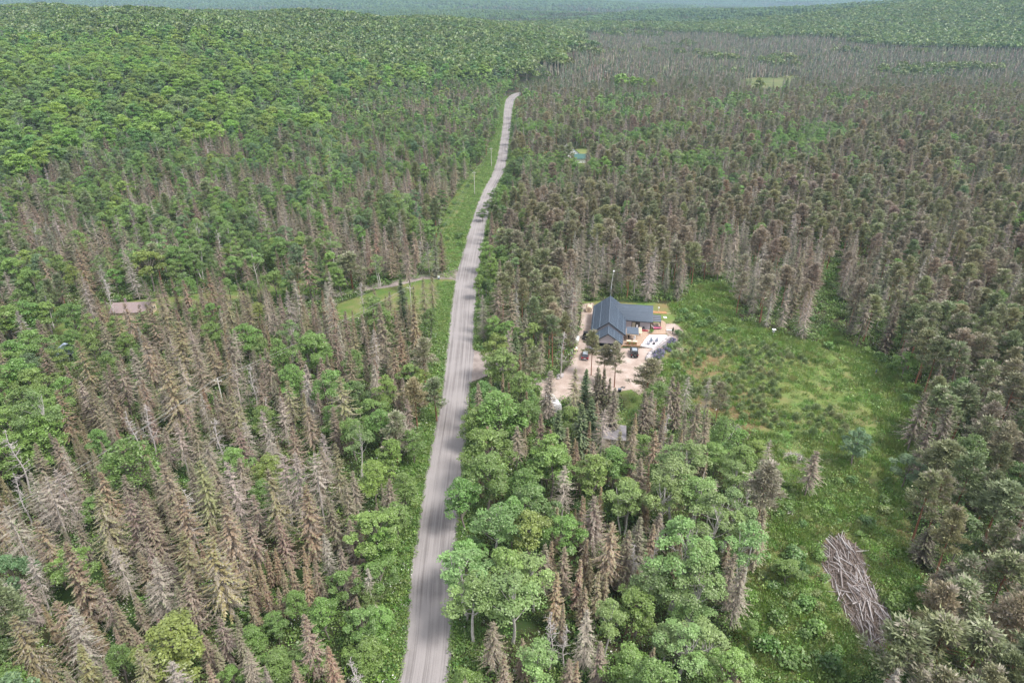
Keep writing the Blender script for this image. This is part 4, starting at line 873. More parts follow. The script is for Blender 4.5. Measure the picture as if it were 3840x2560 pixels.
for nm, D in STUFF.items():
    protos = []; P = []; R_ = []; S_ = []; I_ = []; T_ = []
    for k, (mn, rows) in enumerate(D.items()):
        protos.append(bpy.data.meshes[mn]); a = np.array(rows); T_.append(a[:, 6:9]*rng.uniform(.88, 1.12, (len(a), 3))); P.append(a[:, :3]); R_.append(a[:, 3]); S_.append(np.stack([a[:, 4], a[:, 4], a[:, 5]], 1)); I_.append(np.full(len(a), k))
    scatter(nm+'s', protos, np.concatenate(P), np.concatenate(R_), np.concatenate(S_), np.concatenate(I_), np.concatenate(T_), WORDS[nm], nm.replace('_', ' ')+'s')

# distant forest: 50 m squares of canopy
def patch(seed, n, kinds, size=50):
    r = np.random.RandomState(seed); out = MB()
    for i in range(n):
        k, m_, H, R = kinds[r.randint(len(kinds))]; x, y = r.uniform(-size/2, size/2, 2); H *= r.uniform(.75, 1.2); R *= r.uniform(.8, 1.2)
        if k == 'c': cm = fast_cone(seed*100+i, H, R, 2, 4, m_)
        else:
            cm = MB(); q = 9; a = np.arange(q)*2*math.pi/q; rr_ = R*r.uniform(.75, 1.1, q); A = np.tile([[0, 0, H]], (q, 1))+r.normal(0, .25, (1, 3))
            B = np.stack([np.cos(a)*rr_*.72, np.sin(a)*rr_*.72, H*r.uniform(.84, .95, q)], 1); B2 = np.roll(B, -1, 0); C_ = np.stack([np.cos(a)*rr_, np.sin(a)*rr_, np.full(q, H*.55)], 1); C2 = np.roll(C_, -1, 0)
            col = np.stack([np.full(q, r.uniform(.75, 1.25))*r.uniform(.85, 1.15, q), np.zeros(q), np.zeros(q)], 1)
            cm.tri(A, B, B2, col, m_); cm.tri(B, C_, C2, col, m_); cm.tri(B, C2, B2, col, m_)
        for V, T, C0, Mx in zip(cm.V, cm.T, cm.C, cm.M):
            out.V.append(V+np.array([x, y, 0])); out.T.append(T+out.n); out.C.append(C0); out.M.append(Mx)
        out.n += cm.n
    return out
def fixed(name, col):
    m = crown_mat(name, transl=.2, jitter=.12); n_ = m.node_tree
    oi = [q for q in n_.nodes if q.type == 'OBJECT_INFO'][0]; s_ = [l.to_socket for l in n_.links if l.from_socket == oi.outputs['Color']][0]
    for l in [l for l in n_.links if l.to_socket == s_]: n_.links.remove(l)
    s_.default_value = col
    return m
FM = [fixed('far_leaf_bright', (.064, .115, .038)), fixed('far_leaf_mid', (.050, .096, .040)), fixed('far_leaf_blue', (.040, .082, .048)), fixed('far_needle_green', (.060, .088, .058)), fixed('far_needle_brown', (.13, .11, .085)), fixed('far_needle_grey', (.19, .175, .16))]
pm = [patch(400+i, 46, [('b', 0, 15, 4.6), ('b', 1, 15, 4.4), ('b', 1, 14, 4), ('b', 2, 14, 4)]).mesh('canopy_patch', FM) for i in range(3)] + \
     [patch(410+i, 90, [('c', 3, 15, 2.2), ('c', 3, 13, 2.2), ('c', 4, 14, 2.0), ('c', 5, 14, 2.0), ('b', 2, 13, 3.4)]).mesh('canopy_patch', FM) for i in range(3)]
def patches(y0, y1, step, s):
    C = candidates(y0, y1, step, .80, 60); T_ = terrain(C[:, 0], C[:, 1]); n3 = noise2(C[:, 0], C[:, 1], 420, 4.0); n1 = noise2(C[:, 0], C[:, 1], 150, .5)
    g = (T_ > 24+14*n1) | (n3+.3*n1 > np.where((C[:, 1] < 4500) & (C[:, 0] > -300), .5, .1)); idx = np.where(g, rng.randint(0, 3, len(C)), 3+rng.randint(0, 3, len(C)))
    return np.concatenate([C, T_[:, None]-.8, np.full((len(C), 1), s), idx[:, None]], 1)
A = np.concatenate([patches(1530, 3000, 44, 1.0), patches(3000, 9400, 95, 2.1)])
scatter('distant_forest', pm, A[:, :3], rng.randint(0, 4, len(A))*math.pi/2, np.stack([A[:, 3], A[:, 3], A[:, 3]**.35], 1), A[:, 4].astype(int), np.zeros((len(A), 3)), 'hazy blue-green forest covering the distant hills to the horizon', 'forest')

# ------------------------------------------------------------------ undergrowth
def weed(seed, n=26, R=.7, H=.5, size=.26, flowers=0.0):
    r = np.random.RandomState(seed); cr = MB(); a = r.uniform(0, 6.28, n); rad = R*np.sqrt(r.rand(n)); P = np.stack([np.cos(a)*rad, np.sin(a)*rad, H*r.uniform(.25, 1, n)], 1)
    d = nrm(np.stack([np.cos(a)*.4, np.sin(a)*.4, np.full(n, 1.0)], 1)); col = np.stack([r.uniform(.7, 1.3, n), (r.rand(n) < flowers)*1.0, (r.rand(n) < .15)*.5], 1)
    leaves(cr, r, P, d, size, col, quad=True); return cr.mesh('weed_clump', [M_weed])
def grass_tuft(seed, n=60, R=.8, H=.7):
    r = np.random.RandomState(seed); cr = MB(); a = r.uniform(0, 6.28, n); rad = R*np.sqrt(r.rand(n)); P = np.stack([np.cos(a)*rad, np.sin(a)*rad, np.zeros(n)], 1)
    d = nrm(np.stack([r.normal(0, .45, n), r.normal(0, .45, n), np.ones(n)], 1)); l = (H*r.uniform(.5, 1.15, n))[:, None]; w_ = nrm(np.cross(d, r.normal(0, 1, (n, 3))))*.05
    cr.tri(P-w_, P+w_, P+d*l, np.stack([r.uniform(.75, 1.3, n), np.zeros(n), (r.rand(n) < .3)*.5], 1)); return cr.mesh('grass_tuft', [M_weed])
WE = [weed(500+i, 44, .75, [.4, .6, .9][i % 3], [.2, .18, .25][i % 3]) for i in range(3)] + [weed(510, 36, .7, .8, .17, .35), grass_tuft(520), grass_tuft(521, 60, .9, 1.0)]
GREENS = [(.125, .235, .040), (.165, .270, .055), (.095, .185, .038), (.215, .265, .080), (.250, .225, .115)]
def sample_poly(poly, n):
    x0 = min(p[0] for p in poly); x1 = max(p[0] for p in poly); y0 = min(p[1] for p in poly); y1 = max(p[1] for p in poly)
    X = rng.uniform(x0, x1, n*3); Y = rng.uniform(y0, y1, n*3); k = inpoly(X, Y, poly); return np.stack([X[k], Y[k]], 1)[:n]
wp = []; ws = []; wi = []
def weeds(C, s0, s1, which, z=0.0):
    n = len(C); wp.append(np.column_stack([C, terrain(C[:, 0], C[:, 1])+z])); s_ = rng.uniform(s0, s1, n); ws.append(np.stack([s_, s_, s_*rng.uniform(.7, 1.3, n)], 1)); wi.append(rng.choice(which, n))
# both road verges
for side, y0, y1, w0, w1, n, ex in ((-1, 48, 210, .1, 5.5, 5200, 1.0), (1, 48, 210, .1, 4.5, 3600, 1.0), (-1, 210, 660, .1, 6.5, 6500, 1.2), (1, 210, 660, .1, 4, 3600, 1.2)):
    Y = rng.uniform(y0, y1, n); rc = np.interp(Y, RC[:, 1], RC[:, 0]); hw = np.interp(Y, RC[:, 1], RC[:, 2])/2; off = hw+w0+(w1-w0)*rng.rand(n)**1.25; X = rc+side*off
    px, py, _ = proj(X, Y, 0*X); k = ~inpoly(px, py, [(1068, 802), (1165, 815), (1165, 865), (1068, 885)]) & ~inpoly(px, py, [(960, 618), (1060, 612), (1060, 648), (960, 648)])
    weeds(np.stack([X, Y], 1)[k], .5*ex, 1.15*ex, [0, 1, 6, 7, 12, 13, 2, 8, 4])
C = sample_poly(GP(P_VERGE), 2500); C = C[np.abs(road_dx(C[:, 0], C[:, 1])[0]) > 4.2]; weeds(C, .5, 1.3, [0, 1, 6, 7, 12, 13, 2, 8, 4])
C = sample_poly(GP(P_CLEAR), 21000)
px, py, _ = proj(C[:, 0], C[:, 1], 0*C[:, 0]); dens = np.where(inpoly(px, py, [(1530, 790), (1700, 780), (1960, 860), (1990, 1000), (1760, 1000), (1600, 950)]), .22, .85)
dens = np.where(inpoly(px, py, P_PATH), .2, np.where(inpoly(px, py, P_OPEN1), .3, dens)); dens = np.where(inpoly(px, py, P_SAND) | inpoly(px, py, [(1320, 670), (1530, 690), (1575, 760), (1560, 800), (1500, 860), (1420, 870), (1320, 850)]), 0, dens)
dens = np.where(inpoly(px, py, [(1400, 900), (1480, 890), (1490, 940), (1450, 1000), (1390, 1000)]), .08, dens)
dens = np.where(inpoly(px, py, [(1883, 1245), (1930, 1220), (1985, 1262), (2005, 1330), (2030, 1375), (2060, 1430), (2035, 1488), (1985, 1490), (1938, 1425), (1905, 1350), (1878, 1295)]), 0, dens)
dens = np.where(np.hypot((px-1825)/26, (py-1048)/20) < 1, 0, dens)
dens *= np.clip(.75+.5*noise2(C[:, 0], C[:, 1], 9, 1.0), .15, 1)
weeds(C[rng.rand(len(C)) < dens], .7, 1.5, [0, 1, 6, 8, 12, 18, 4, 5, 10, 11, 22, 23])
# green floor between the trees
C = candidates(40, 230, 1.35, .84, 30); px, py, _ = proj(C[:, 0], C[:, 1], 0*C[:, 0]); bad = np.zeros(len(C), bool)
for p in NOBASE: bad |= inpoly(px, py, p)
dx, hw = road_dx(C[:, 0], C[:, 1]); bad |= np.abs(dx) < hw+.3
nn = noise2(C[:, 0], C[:, 1], 17, 3.1)+.35*(np.abs(dx) < 14)+.25*(px > 1850)
weeds(C[~bad & ((nn > .0) | (rng.rand(len(C)) < .62))], 1.0, 1.9, [0, 2, 6, 8, 12, 14, 12, 14, 3])
weeds(sample_poly(GP(P_NOTCH), 500), 1.0, 1.8, [0, 2, 6, 14])
C2 = candidates(230, 420, 2.6, .84, 6); px, py, _ = proj(C2[:, 0], C2[:, 1], 0*C2[:, 0]); dx, hw = road_dx(C2[:, 0], C2[:, 1]); bad = np.abs(dx) < hw+1
for p in NOBASE: bad |= inpoly(px, py, p)
weeds(C2[~bad], 1.2, 2.2, [2, 8, 14])
P = np.concatenate(wp); wi = np.concatenate(wi)
scatter('undergrowth', WE, P, rng.uniform(0, 6.28, len(P)), np.concatenate(ws), wi % 6, np.array(GREENS)[np.minimum(wi//6, 4)]*rng.uniform(.85, 1.15, (len(P), 3)), 'bright green weeds and ferns along the road, in the clearing and under the trees', 'undergrowth')
# lawn tufts
C = np.concatenate([sample_poly(GP(P_LAWN1), 800), sample_poly(GP(P_LAWN2), 500), sample_poly(ZP([(1700, 490), (1860, 490), (2120, 600), (2180, 720), (2050, 760), (1900, 620)]), 200)])

# shrubs and young pines: single plants
SHR = []      # (mesh list, name, colour, x, y, scale, label base)
def tryput(x, y, r, q=.75):
    if not near_ok(x, y, r, q): return False
    CELL.setdefault((int(x//6), int(y//6)), []).append((x, y, r)); return True
HARD = [P_SAND, P_FARYARD, [(960, 618), (1060, 612), (1060, 648), (960, 648)], [(1068, 800), (1165, 815), (1165, 865), (1068, 885)], [(1320, 670), (1530, 690), (1575, 740), (1545, 800), (1500, 870), (1420, 870), (1320, 850)], P_PATH, [(1875, 1225), (1990, 1235), (2070, 1500), (1940, 1500)], P_OPEN1, [(1885, 640), (1925, 600), (1935, 770), (1893, 770)], [(1400, 900), (1480, 890), (1490, 930), (1450, 1000), (1390, 1000)], P_LAWN1, P_LAWN2]
def hard(px, py): return any(bool(inpoly(px, py, p)) for p in HARD)
YPOLY = [(1560, 770), (1660, 780), (1790, 800), (1930, 860), (1975, 960), (1950, 1000), (1850, 1010), (1760, 980), (1640, 945), (1560, 900), (1545, 830)]
C = sample_poly(GP(YPOLY), 1500); ny = 0
for x, y in C:
    px, py, _ = proj(x, y, 0)
    if hard(px, py) or float(noise2(x, y, 9, 1.7)) < -.42 or ny >= 292: continue
    if tryput(x, y, .85, rnd.uniform(.8, 1.35)): SHR.append((YP, 'young_pine', rnd.choice([(.26, .34, .15), (.28, .35, .16), (.22, .31, .13), (.30, .33, .17)]), x, y, rnd.uniform(.45, 1.2), 'bushy young grey-green pine')); ny += 1
for px, py, s_ in [(1585,735,1.5),(1610,750,1.6),(1635,745,1.5),(1655,760,1.4),(1680,765,1.3),(1600,715,1.3),(1570,720,1.4),(1625,720,1.2),(1560,740,1.2),(1690,745,1.2),(1840,770,1.3),(1862,780,1.5),(1795,765,1.1),(1905,800,1.3),(1990,810,1.4),(2020,830,1.4),(2050,850,1.3),(2075,870,1.6),(2100,900,1.6),(2110,950,1.5),(2085,920,1.3),(2120,1000,1.4),(2105,1050,1.3),(2090,1110,1.2),(2095,1140,1.3),(2190,1160,1.6),(2150,1150,1.3),(2200,1200,1.8),(2180,1400,1.6),(2140,1450,1.5),(2055,1390,1.6),(1820,1280,1.6),(1835,1320,1.5),(1790,1430,1.4),(1850,1400,1.4),(1870,1450,1.5),(1760,1500,1.6),(1820,1520,1.8),(1900,1530,1.5),(1720,1380,1.4),(1740,1100,1.4),(1790,1140,1.2),(1700,1010,1.4),(1660,1030,1.5),(1990,1200,1.1),(1900,1180,1.0),(1950,1060,1.1),(1560,770,1.2),(1540,800,1.0),(1555,850,1.1),(985,745,1.0),(700,705,1.1),(640,720,1.2),(750,670,.9),(975,600,1.3),(1000,590,1.2),(985,570,1.2),(1015,560,1.1),(1020,520,1.1),(1035,490,1.1),(1045,470,1.0),(300,690,1.1),(330,680,1.1),(270,695,1.1),(1075,430,1.2),(1085,420,1.1)]:
    g = G(px, py); SHR.append((BU, 'bush', rnd.choice([(.105, .205, .045), (.14, .24, .05), (.085, .175, .045)]), g.x, g.y, s_, 'leafy green bush'))
C = candidates(48, 260, 5.2, .84, 0); rng.shuffle(C); nb = 0
for x, y in C:
    px, py, _ = proj(x, y, 0)
    if hard(px, py) or not (0 < px < 2352) or nb > 215 or abs(road_dx(x, y)[0]) < 5.5 or inpoly(px, py, P_CLEAR): continue
    if float(noise2(x, y, 17, 3.1)) < -.1 and px < 1850: continue
    if tryput(x, y, 1.0, .7): SHR.append((BU, 'bush', rnd.choice([(.095, .19, .04), (.12, .215, .045), (.075, .16, .04)]), x, y, rnd.uniform(.7, 1.5), 'leafy green bush')); nb += 1
C = sample_poly(GP([(1760, 1060), (1960, 1040), (2080, 1060), (2060, 1200), (2110, 1330), (2120, 1420), (2060, 1500), (1960, 1568), (1710, 1568), (1710, 1440), (1780, 1200)]), 260)
for x, y in C:
    px, py, _ = proj(x, y, 0)
    if hard(px, py) or float(noise2(x, y, 7, .7)) < -.1: continue
    if tryput(x, y, 1.0, .7): SHR.append((BU, 'bush', rnd.choice([(.13, .23, .05), (.16, .26, .06), (.10, .19, .045), (.20, .25, .08)]), x, y, rnd.uniform(.45, 1.05), 'leafy green bush'))
bk = {}
for s_ in SHR:
    px, py, _ = proj(s_[3], s_[4], 1); bk.setdefault((('larger ' if s_[5] > 1.08 else 'small ')+s_[6], rowname(py), col_name(px, py)), []).append((float(px), s_))
for (a, r_, c_), L_ in bk.items():
    L_.sort(key=lambda q: q[0])
    for i, (_, (ML, nm, col, x, y, sc_, _l2)) in enumerate(L_):
        o = link(nm, rnd.choice(ML), None, (x, y, -.02)); o.color = (*col, 1); o.rotation_euler = (0, 0, rnd.uniform(0, 6.28)); o.scale = (sc_, sc_, sc_*rnd.uniform(.8, 1.15))
        lab = '%s, %s, %s' % (a, r_, c_)
        tag(o, lab+(', %s from left' % ORD[min(i, len(ORD)-1)] if len(L_) > 1 else ''), 'young pine' if nm == 'young_pine' else 'bush', 'young pines in the clearing' if nm == 'young_pine' else 'green bushes')

# ------------------------------------------------------------------ small solid-shape kit
class SB:
    """collects boxes, prisms and tubes in one bmesh -> one mesh object"""
    def __init__(s): s.bm = bmesh.new()
    def box(s, x0, x1, y0, y1, z0, z1, bev=0, rot=None):
        m = Matrix.Translation(((x0+x1)/2, (y0+y1)/2, (z0+z1)/2)) @ (rot or Matrix()) @ Matrix.Diagonal((x1-x0, y1-y0, z1-z0, 1))
        r = bmesh.ops.create_cube(s.bm, size=1, matrix=m)
        if bev:
            es = list({e for v in r['verts'] for e in v.link_edges}); bmesh.ops.bevel(s.bm, geom=es, offset=bev, segments=2, affect='EDGES', profile=.6)
        return s
    def prism(s, pts, a0, a1, axis='y', bev=0):
        """outline pts (2D) extruded along an axis: y -> pts are (x,z); x -> pts are (y,z); z -> pts are (x,y)"""
        f = {'y': lambda p, a: (p[0], a, p[1]), 'x': lambda p, a: (a, p[0], p[1]), 'z': lambda p, a: (p[0], p[1], a)}[axis]
        A = [s.bm.verts.new(f(p, a0)) for p in pts]; B = [s.bm.verts.new(f(p, a1)) for p in pts]; n = len(pts)
        fs = [s.bm.faces.new(A), s.bm.faces.new(B[::-1])]+[s.bm.faces.new((A[i], B[i], B[(i+1) % n], A[(i+1) % n])) for i in range(n)]
        bmesh.ops.recalc_face_normals(s.bm, faces=fs)
        if bev: bmesh.ops.bevel(s.bm, geom=list({e for q in fs for e in q.edges}), offset=bev, segments=2, affect='EDGES', profile=.6)
        return s
    def quad(s, pts, th=0.0):
        vs = [s.bm.verts.new(p) for p in pts]; f = s.bm.faces.new(vs)
        if th:
            r = bmesh.ops.extrude_face_region(s.bm, geom=[f]); f.normal_update(); n = f.normal
            bmesh.ops.translate(s.bm, verts=[v for v in r['geom'] if isinstance(v, bmesh.types.BMVert)], vec=-n*th)
        return s
    def cyl(s, p, q, r0, r1=None, n=10):
        p = Vector(p); q = Vector(q); d = q-p
        m = Matrix.Translation((p+q)/2) @ d.to_track_quat('Z', 'Y').to_matrix().to_4x4()
        bmesh.ops.create_cone(s.bm, cap_ends=True, segments=n, radius1=r0, radius2=r0 if r1 is None else r1, depth=d.length, matrix=m); return s
    def ball(s, c, r, sub=2, scale=(1, 1, 1), jit=0, seed=0):
        q = bmesh.ops.create_icosphere(s.bm, subdivisions=sub, radius=1, matrix=Matrix.Translation(c) @ Matrix.Diagonal((r*scale[0], r*scale[1], r*scale[2], 1)))
        if jit:
            rr_ = random.Random(seed)
            for v in q['verts']: v.co += Vector((rr_.uniform(-1, 1), rr_.uniform(-1, 1), rr_.uniform(-1, 1)))*jit*r
        return s
    def obj(s, name, mat, parent=None, smooth=False):
        bmesh.ops.recalc_face_normals(s.bm, faces=s.bm.faces)
        me = bpy.data.meshes.new(name); s.bm.to_mesh(me); s.bm.free()
        if mat: me.materials.append(mat)
        if smooth: me.polygons.foreach_set('use_smooth', [True]*len(me.polygons))
        return link(name, me, parent)
def dup(root, loc, rz=None):
    c = root.copy(); COL.objects.link(c); c.location = loc
    if rz is not None: c.rotation_euler = (0, 0, rz)
    for ch in list(root.children):
        d = ch.copy(); COL.objects.link(d); d.parent = c
        for g_ in list(ch.children):
            e_ = g_.copy(); COL.objects.link(e_); e_.parent = d
    return c

# ------------------------------------------------------------------ materials of built things
def metal_roof(name, col):
    m = plain(name, col, .38, 0.0, .5, noise_s=.8, noise_a=.08); return m
M_roof = metal_roof('slate_blue_steel_roof', (.080, .104, .138)); M_trim = plain('charcoal_trim', (.03, .035, .042), .5)
M_siding, nt, b = new_mat('grey_horizontal_siding'); tc = N(nt, 'ShaderNodeTexCoord'); sz = N(nt, 'ShaderNodeSeparateXYZ'); nt.links.new(tc.outputs['Object'], sz.inputs[0])
wv = N(nt, 'ShaderNodeMath', operation='MULTIPLY'); wv.inputs[1].default_value = 5.5; fr = N(nt, 'ShaderNodeMath', operation='FRACT'); nt.links.new(sz.outputs['Z'], wv.inputs[0]); nt.links.new(wv.outputs[0], fr.inputs[0])
r_ = N(nt, 'ShaderNodeValToRGB'); r_.color_ramp.elements[0].color = (.20, .19, .205, 1); r_.color_ramp.elements[0].position = .0; r_.color_ramp.elements[1].color = (.37, .345, .37, 1); r_.color_ramp.elements[1].position = .22
nt.links.new(fr.outputs[0], r_.inputs[0]); nt.links.new(r_.outputs[0], b.inputs['Base Color']); bp = N(nt, 'ShaderNodeBump'); bp.inputs['Strength'].default_value = .4; bp.inputs['Distance'].default_value = .02; nt.links.new(fr.outputs[0], bp.inputs['Height']); nt.links.new(bp.outputs[0], b.inputs['Normal'])
M_glass = plain('window_glass', (.03, .035, .04), .08, spec=.8); M_frame = plain('black_window_frame', (.02, .02, .02), .4); M_curtain = plain('beige_curtain', (.36, .33, .25), .9)
M_cedar = plain('cedar_boards', (.40, .29, .215), .8, noise_s=2.5, noise_a=.2); M_cedar2 = plain('orange_cedar_cladding', (.33, .18, .085), .8, noise_s=3, noise_a=.2); M_whitewood = plain('pale_wood', (.62, .50, .36), .8, noise_s=3)
M_stone = plain('pale_flagstone', (.60, .56, .58), .85, noise_s=2, noise_a=.16, bump=.3); M_boulder = plain('grey_boulder', (.36, .33, .33), .9, noise_s=2.5, noise_a=.3, bump=.5); M_mortar = plain('patio_grout', (.34, .31, .31), .95, noise_s=3)
M_black = plain('black_paint', (.012, .012, .014), .25, spec=.6); M_blackmat = plain('black_plastic', (.02, .02, .022), .7); M_tyre = plain('tyre_rubber', (.02, .02, .02), .9); M_rim = plain('alloy_rim', (.35, .35, .36), .35, .8)
M_red = plain('dark_red_car_paint', (.11, .013, .020), .25, spec=.6); M_white = plain('white_paint', (.80, .80, .80), .4); M_redlamp = plain('red_lamp_glass', (.55, .02, .02), .2, spec=.7); M_carglass = plain('car_glass', (.02, .025, .03), .06, spec=.9)
M_roofgrey = plain('grey_car_roof', (.28, .31, .34), .3, .2); M_galv = plain('galvanised_steel', (.42, .43, .44), .45, .5); M_pole = plain('weathered_pole_wood', (.50, .47, .42), .9, noise_s=3); M_wire = plain('aluminium_wire', (.28, .28, .27), .5, .6)
M_pink = plain('pink_fabric', (.45, .11, .18), .8); M_redf = plain('red_fabric', (.30, .03, .05), .8); M_bluegrey = plain('blue_grey_plastic', (.12, .15, .19), .6); M_ash = plain('charred_wood', (.04, .035, .035), 1); M_teal = plain('turquoise_roof', (.045, .11, .095), .5); M_brownroof = plain('brown_shingle', (.22, .17, .165), .9, noise_s=4, noise_a=.2); M_redtrim = plain('maroon_trim', (.16, .03, .03), .6)
M_greytin = plain('old_grey_tin_roof', (.20, .185, .195), .55, .2, noise_s=1.2, noise_a=.3); M_tarp = plain('blue_grey_tarp', (.34, .40, .50), .5); M_screen = plain('dark_tinted_panel', (.11, .12, .15), .25, spec=.6)
M_greenpot = crown_mat('pot_plant_leaves', transl=.2)

# ------------------------------------------------------------------ the house (own axes: u across, v along the long ridge; turned 9 degrees)
HO = Vector((26.1, 161.75, 0)); HA = math.radians(-9)
house = empty('house', HO, HA); tag(house, 'L-shaped grey-sided house with slate-blue metal gable roofs beside the sandy yard', 'house')
MW, ME, MR, ML = 4.75, 3.15, 6.7, 18.0      # main half width, eave height, ridge height, length
b_ = SB(); b_.prism([(-4.3, .0), (4.3, .0), (4.3, 3.3), (0, 6.45), (-4.3, 3.3)], .35, ML-.35); b_.obj('main_wall', M_siding, house)
b_ = SB(); b_.prism([(10.25, 0), (18.0, 0), (18.0, 2.9), (14.2, 5.55), (10.25, 2.9)], 4.3, 11.65, 'x'); b_.obj('wing_wall', M_siding, house)
# attached garage: side walls, gable panel over a dark opening
g_ = SB(); g_.box(-3.6, -3.4, -4.55, .35, 0, 3.0); g_.box(3.4, 3.6, -4.55, .35, 0, 3.0); g_.prism([(-3.6, 2.72), (3.6, 2.72), (3.6, 3.0), (0, 5.5), (-3.6, 3.0)], -4.6, -4.42); g_.obj('garage_gable_wall', M_siding, house)
SB().box(-3.38, 3.38, .15, .33, 0, 3.0).obj('garage_inner_wall', M_blackmat, house); SB().box(-3.38, 3.38, -4.3, .14, .02, .06).obj('garage_floor', M_bluegrey, house)
gd = SB().box(-3.3, 3.3, -4.58, -4.48, 2.5, 2.71).obj('garage_door_header', M_trim, house)
def roof_slope(name, A, B, C, D, ribs, guards, parent, th=.10, ribh=.06):
    """A-B eave, D-C ridge; a roof panel with standing seams and snow guard bars"""
    A, B, C, D = map(Vector, (A, B, C, D)); n = (B-A).cross(D-A).normalized()
    if n.z < 0: n = -n
    p = SB(); vs = []
    T = [v_+n*th*.5 for v_ in (A, B, C, D)]; L_ = [v_-n*th*.5 for v_ in (A, B, C, D)]
    q = [p.bm.verts.new(v_) for v_ in T+L_]
    for f_ in ((0, 1, 2, 3), (7, 6, 5, 4), (0, 4, 5, 1), (1, 5, 6, 2), (2, 6, 7, 3), (3, 7, 4, 0)): p.bm.faces.new([q[i] for i in f_])
    ro = p.obj(name, M_roof, parent)
    if ribs:
        s_ = SB()
        for k in range(1, ribs):
            t = k/ribs; a = A.lerp(B, t)+n*(th*.5+.002); d = D.lerp(C, t)+n*(th*.5+.002); w = (B-A).normalized()*.028
            v1 = [s_.bm.verts.new(x) for x in (a-w, a+w, d+w, d-w)]; v2 = [s_.bm.verts.new(x.co+n*ribh) for x in v1]
            s_.bm.faces.new(v2); s_.bm.faces.new((v1[0], v1[1], v2[1], v2[0])); s_.bm.faces.new((v1[1], v1[2], v2[2], v2[1])); s_.bm.faces.new((v1[3], v1[0], v2[0], v2[3]))
        so = s_.obj('standing_seams', M_roof, ro); tag(so, kind='stuff')
    for t in guards:
        a = A.lerp(D, t)+n*(th*.5+.06); b2 = B.lerp(C, t)+n*(th*.5+.06); e_ = (b2-a).normalized()*.15
        SB().cyl(a+e_, b2-e_, .045, n=6).obj('snow_guard', M_trim if t > 2 else M_snow, ro)
    return ro
M_snow = plain('snow_guard_bar', (.16, .20, .25), .4)
roof_slope('left_roof_slope', (-MW, 0, ME), (-MW, ML, ME), (0, ML, MR), (0, 0, MR), 44, (.10, .5), house)
roof_slope('right_roof_slope', (MW, ML, ME), (MW, 0, ME), (0, 0, MR), (0, ML, MR), 44, (.16, .5), house)
roof_slope('garage_left_roof_slope', (-3.95, -5.0, 2.93), (-3.95, -.02, 2.93), (0, -.02, 5.7), (0, -5.0, 5.7), 12, (.45,), house)
roof_slope('garage_right_roof_slope', (3.95, -.02, 2.93), (3.95, -5.0, 2.93), (0, -5.0, 5.7), (0, -.02, 5.7), 12, (.22, .62), house)
# wing roof runs into the main roof: its ridge starts high on the right slope
def xm(z): return MW*(MR-z)/(MR-ME)+.04
roof_slope('wing_front_roof_slope', (xm(2.95), 9.75, 2.95), (12.25, 9.75, 2.95), (12.25, 14.2, 5.95), (xm(5.95), 14.2, 5.95), 46, (.13, .62), house)
roof_slope('wing_rear_roof_slope', (12.25, 18.6, 2.95), (xm(2.95), 18.6, 2.95), (xm(5.95), 14.2, 5.95), (12.25, 14.2, 5.95), 40, (), house)
for (a, c_, nm) in (((0, -.03, MR+.07), (0, ML+.03, MR+.07), 'ridge_cap'), ((0, -5.03, 5.77), (0, -.04, 5.77), 'ridge_cap'), ((xm(5.95)-.05, 14.2, 6.02), (12.28, 14.2, 6.02), 'ridge_cap')):
    SB().cyl(a, c_, .09, n=6).obj(nm, M_roof, house)
def bargeboard(p, q):
    p = Vector(p); q = Vector(q); s_ = SB(); h_ = Vector((0, 0, .24)); y_ = Vector((0, -.06, 0))
    v = [s_.bm.verts.new(x) for x in (p-h_, q-h_, q+h_*.35, p+h_*.35, p-h_+y_, q-h_+y_, q+h_*.35+y_, p+h_*.35+y_)]
    for f_ in ((0, 1, 2, 3), (7, 6, 5, 4), (0, 4, 5, 1), (1, 5, 6, 2), (2, 6, 7, 3), (3, 7, 4, 0)): s_.bm.faces.new([v[i] for i in f_])
    return s_.obj('bargeboard', M_trim, house)
bargeboard((-MW-.02, -.03, ME), (0, -.03, MR)); bargeboard((0, -.03, MR), (MW+.02, -.03, ME)); bargeboard((-3.97, -5.03, 2.93), (0, -5.03, 5.7)); bargeboard((0, -5.03, 5.7), (3.97, -5.03, 2.93))
SB().box(4.9, 12.3, 9.66, 9.74, 2.8, 2.95).obj('gutter', M_trim, house)
# dark trim band seen above the garage where the main gable stands over its roof
# patio door with frame, panes and curtain on the wing wall
wd = SB(); 
for (x0, x1, z0, z1) in ((6.45, 8.75, 2.42, 2.55), (6.45, 8.75, .45, .6), (6.45, 6.6, .6, 2.42), (8.6, 8.75, .6, 2.42), (7.52, 7.7, .6, 2.42)): wd.box(x0, x1, 10.14, 10.24, z0, z1)
wd = wd.obj('patio_door_frame', M_frame, house)
SB().box(6.6, 7.52, 10.19, 10.235, .6, 2.42).obj('glass_pane', M_curtain, wd); SB().box(7.7, 8.6, 10.19, 10.235, .6, 2.42).obj('glass_pane', M_glass, wd)
SB().box(7.8, 8.3, 10.15, 10.18, .62, 1.7).obj('white_door_panel', M_white, wd)
for v_ in (3.2, 8.0, 12.5): f_ = SB().box(-4.36, -4.31, v_, v_+1.2, 1.0, 2.1).obj('window_frame', M_frame, house); SB().box(-4.385, -4.362, v_+.08, v_+1.12, 1.08, 2.02).obj('glass_pane', M_glass, f_)
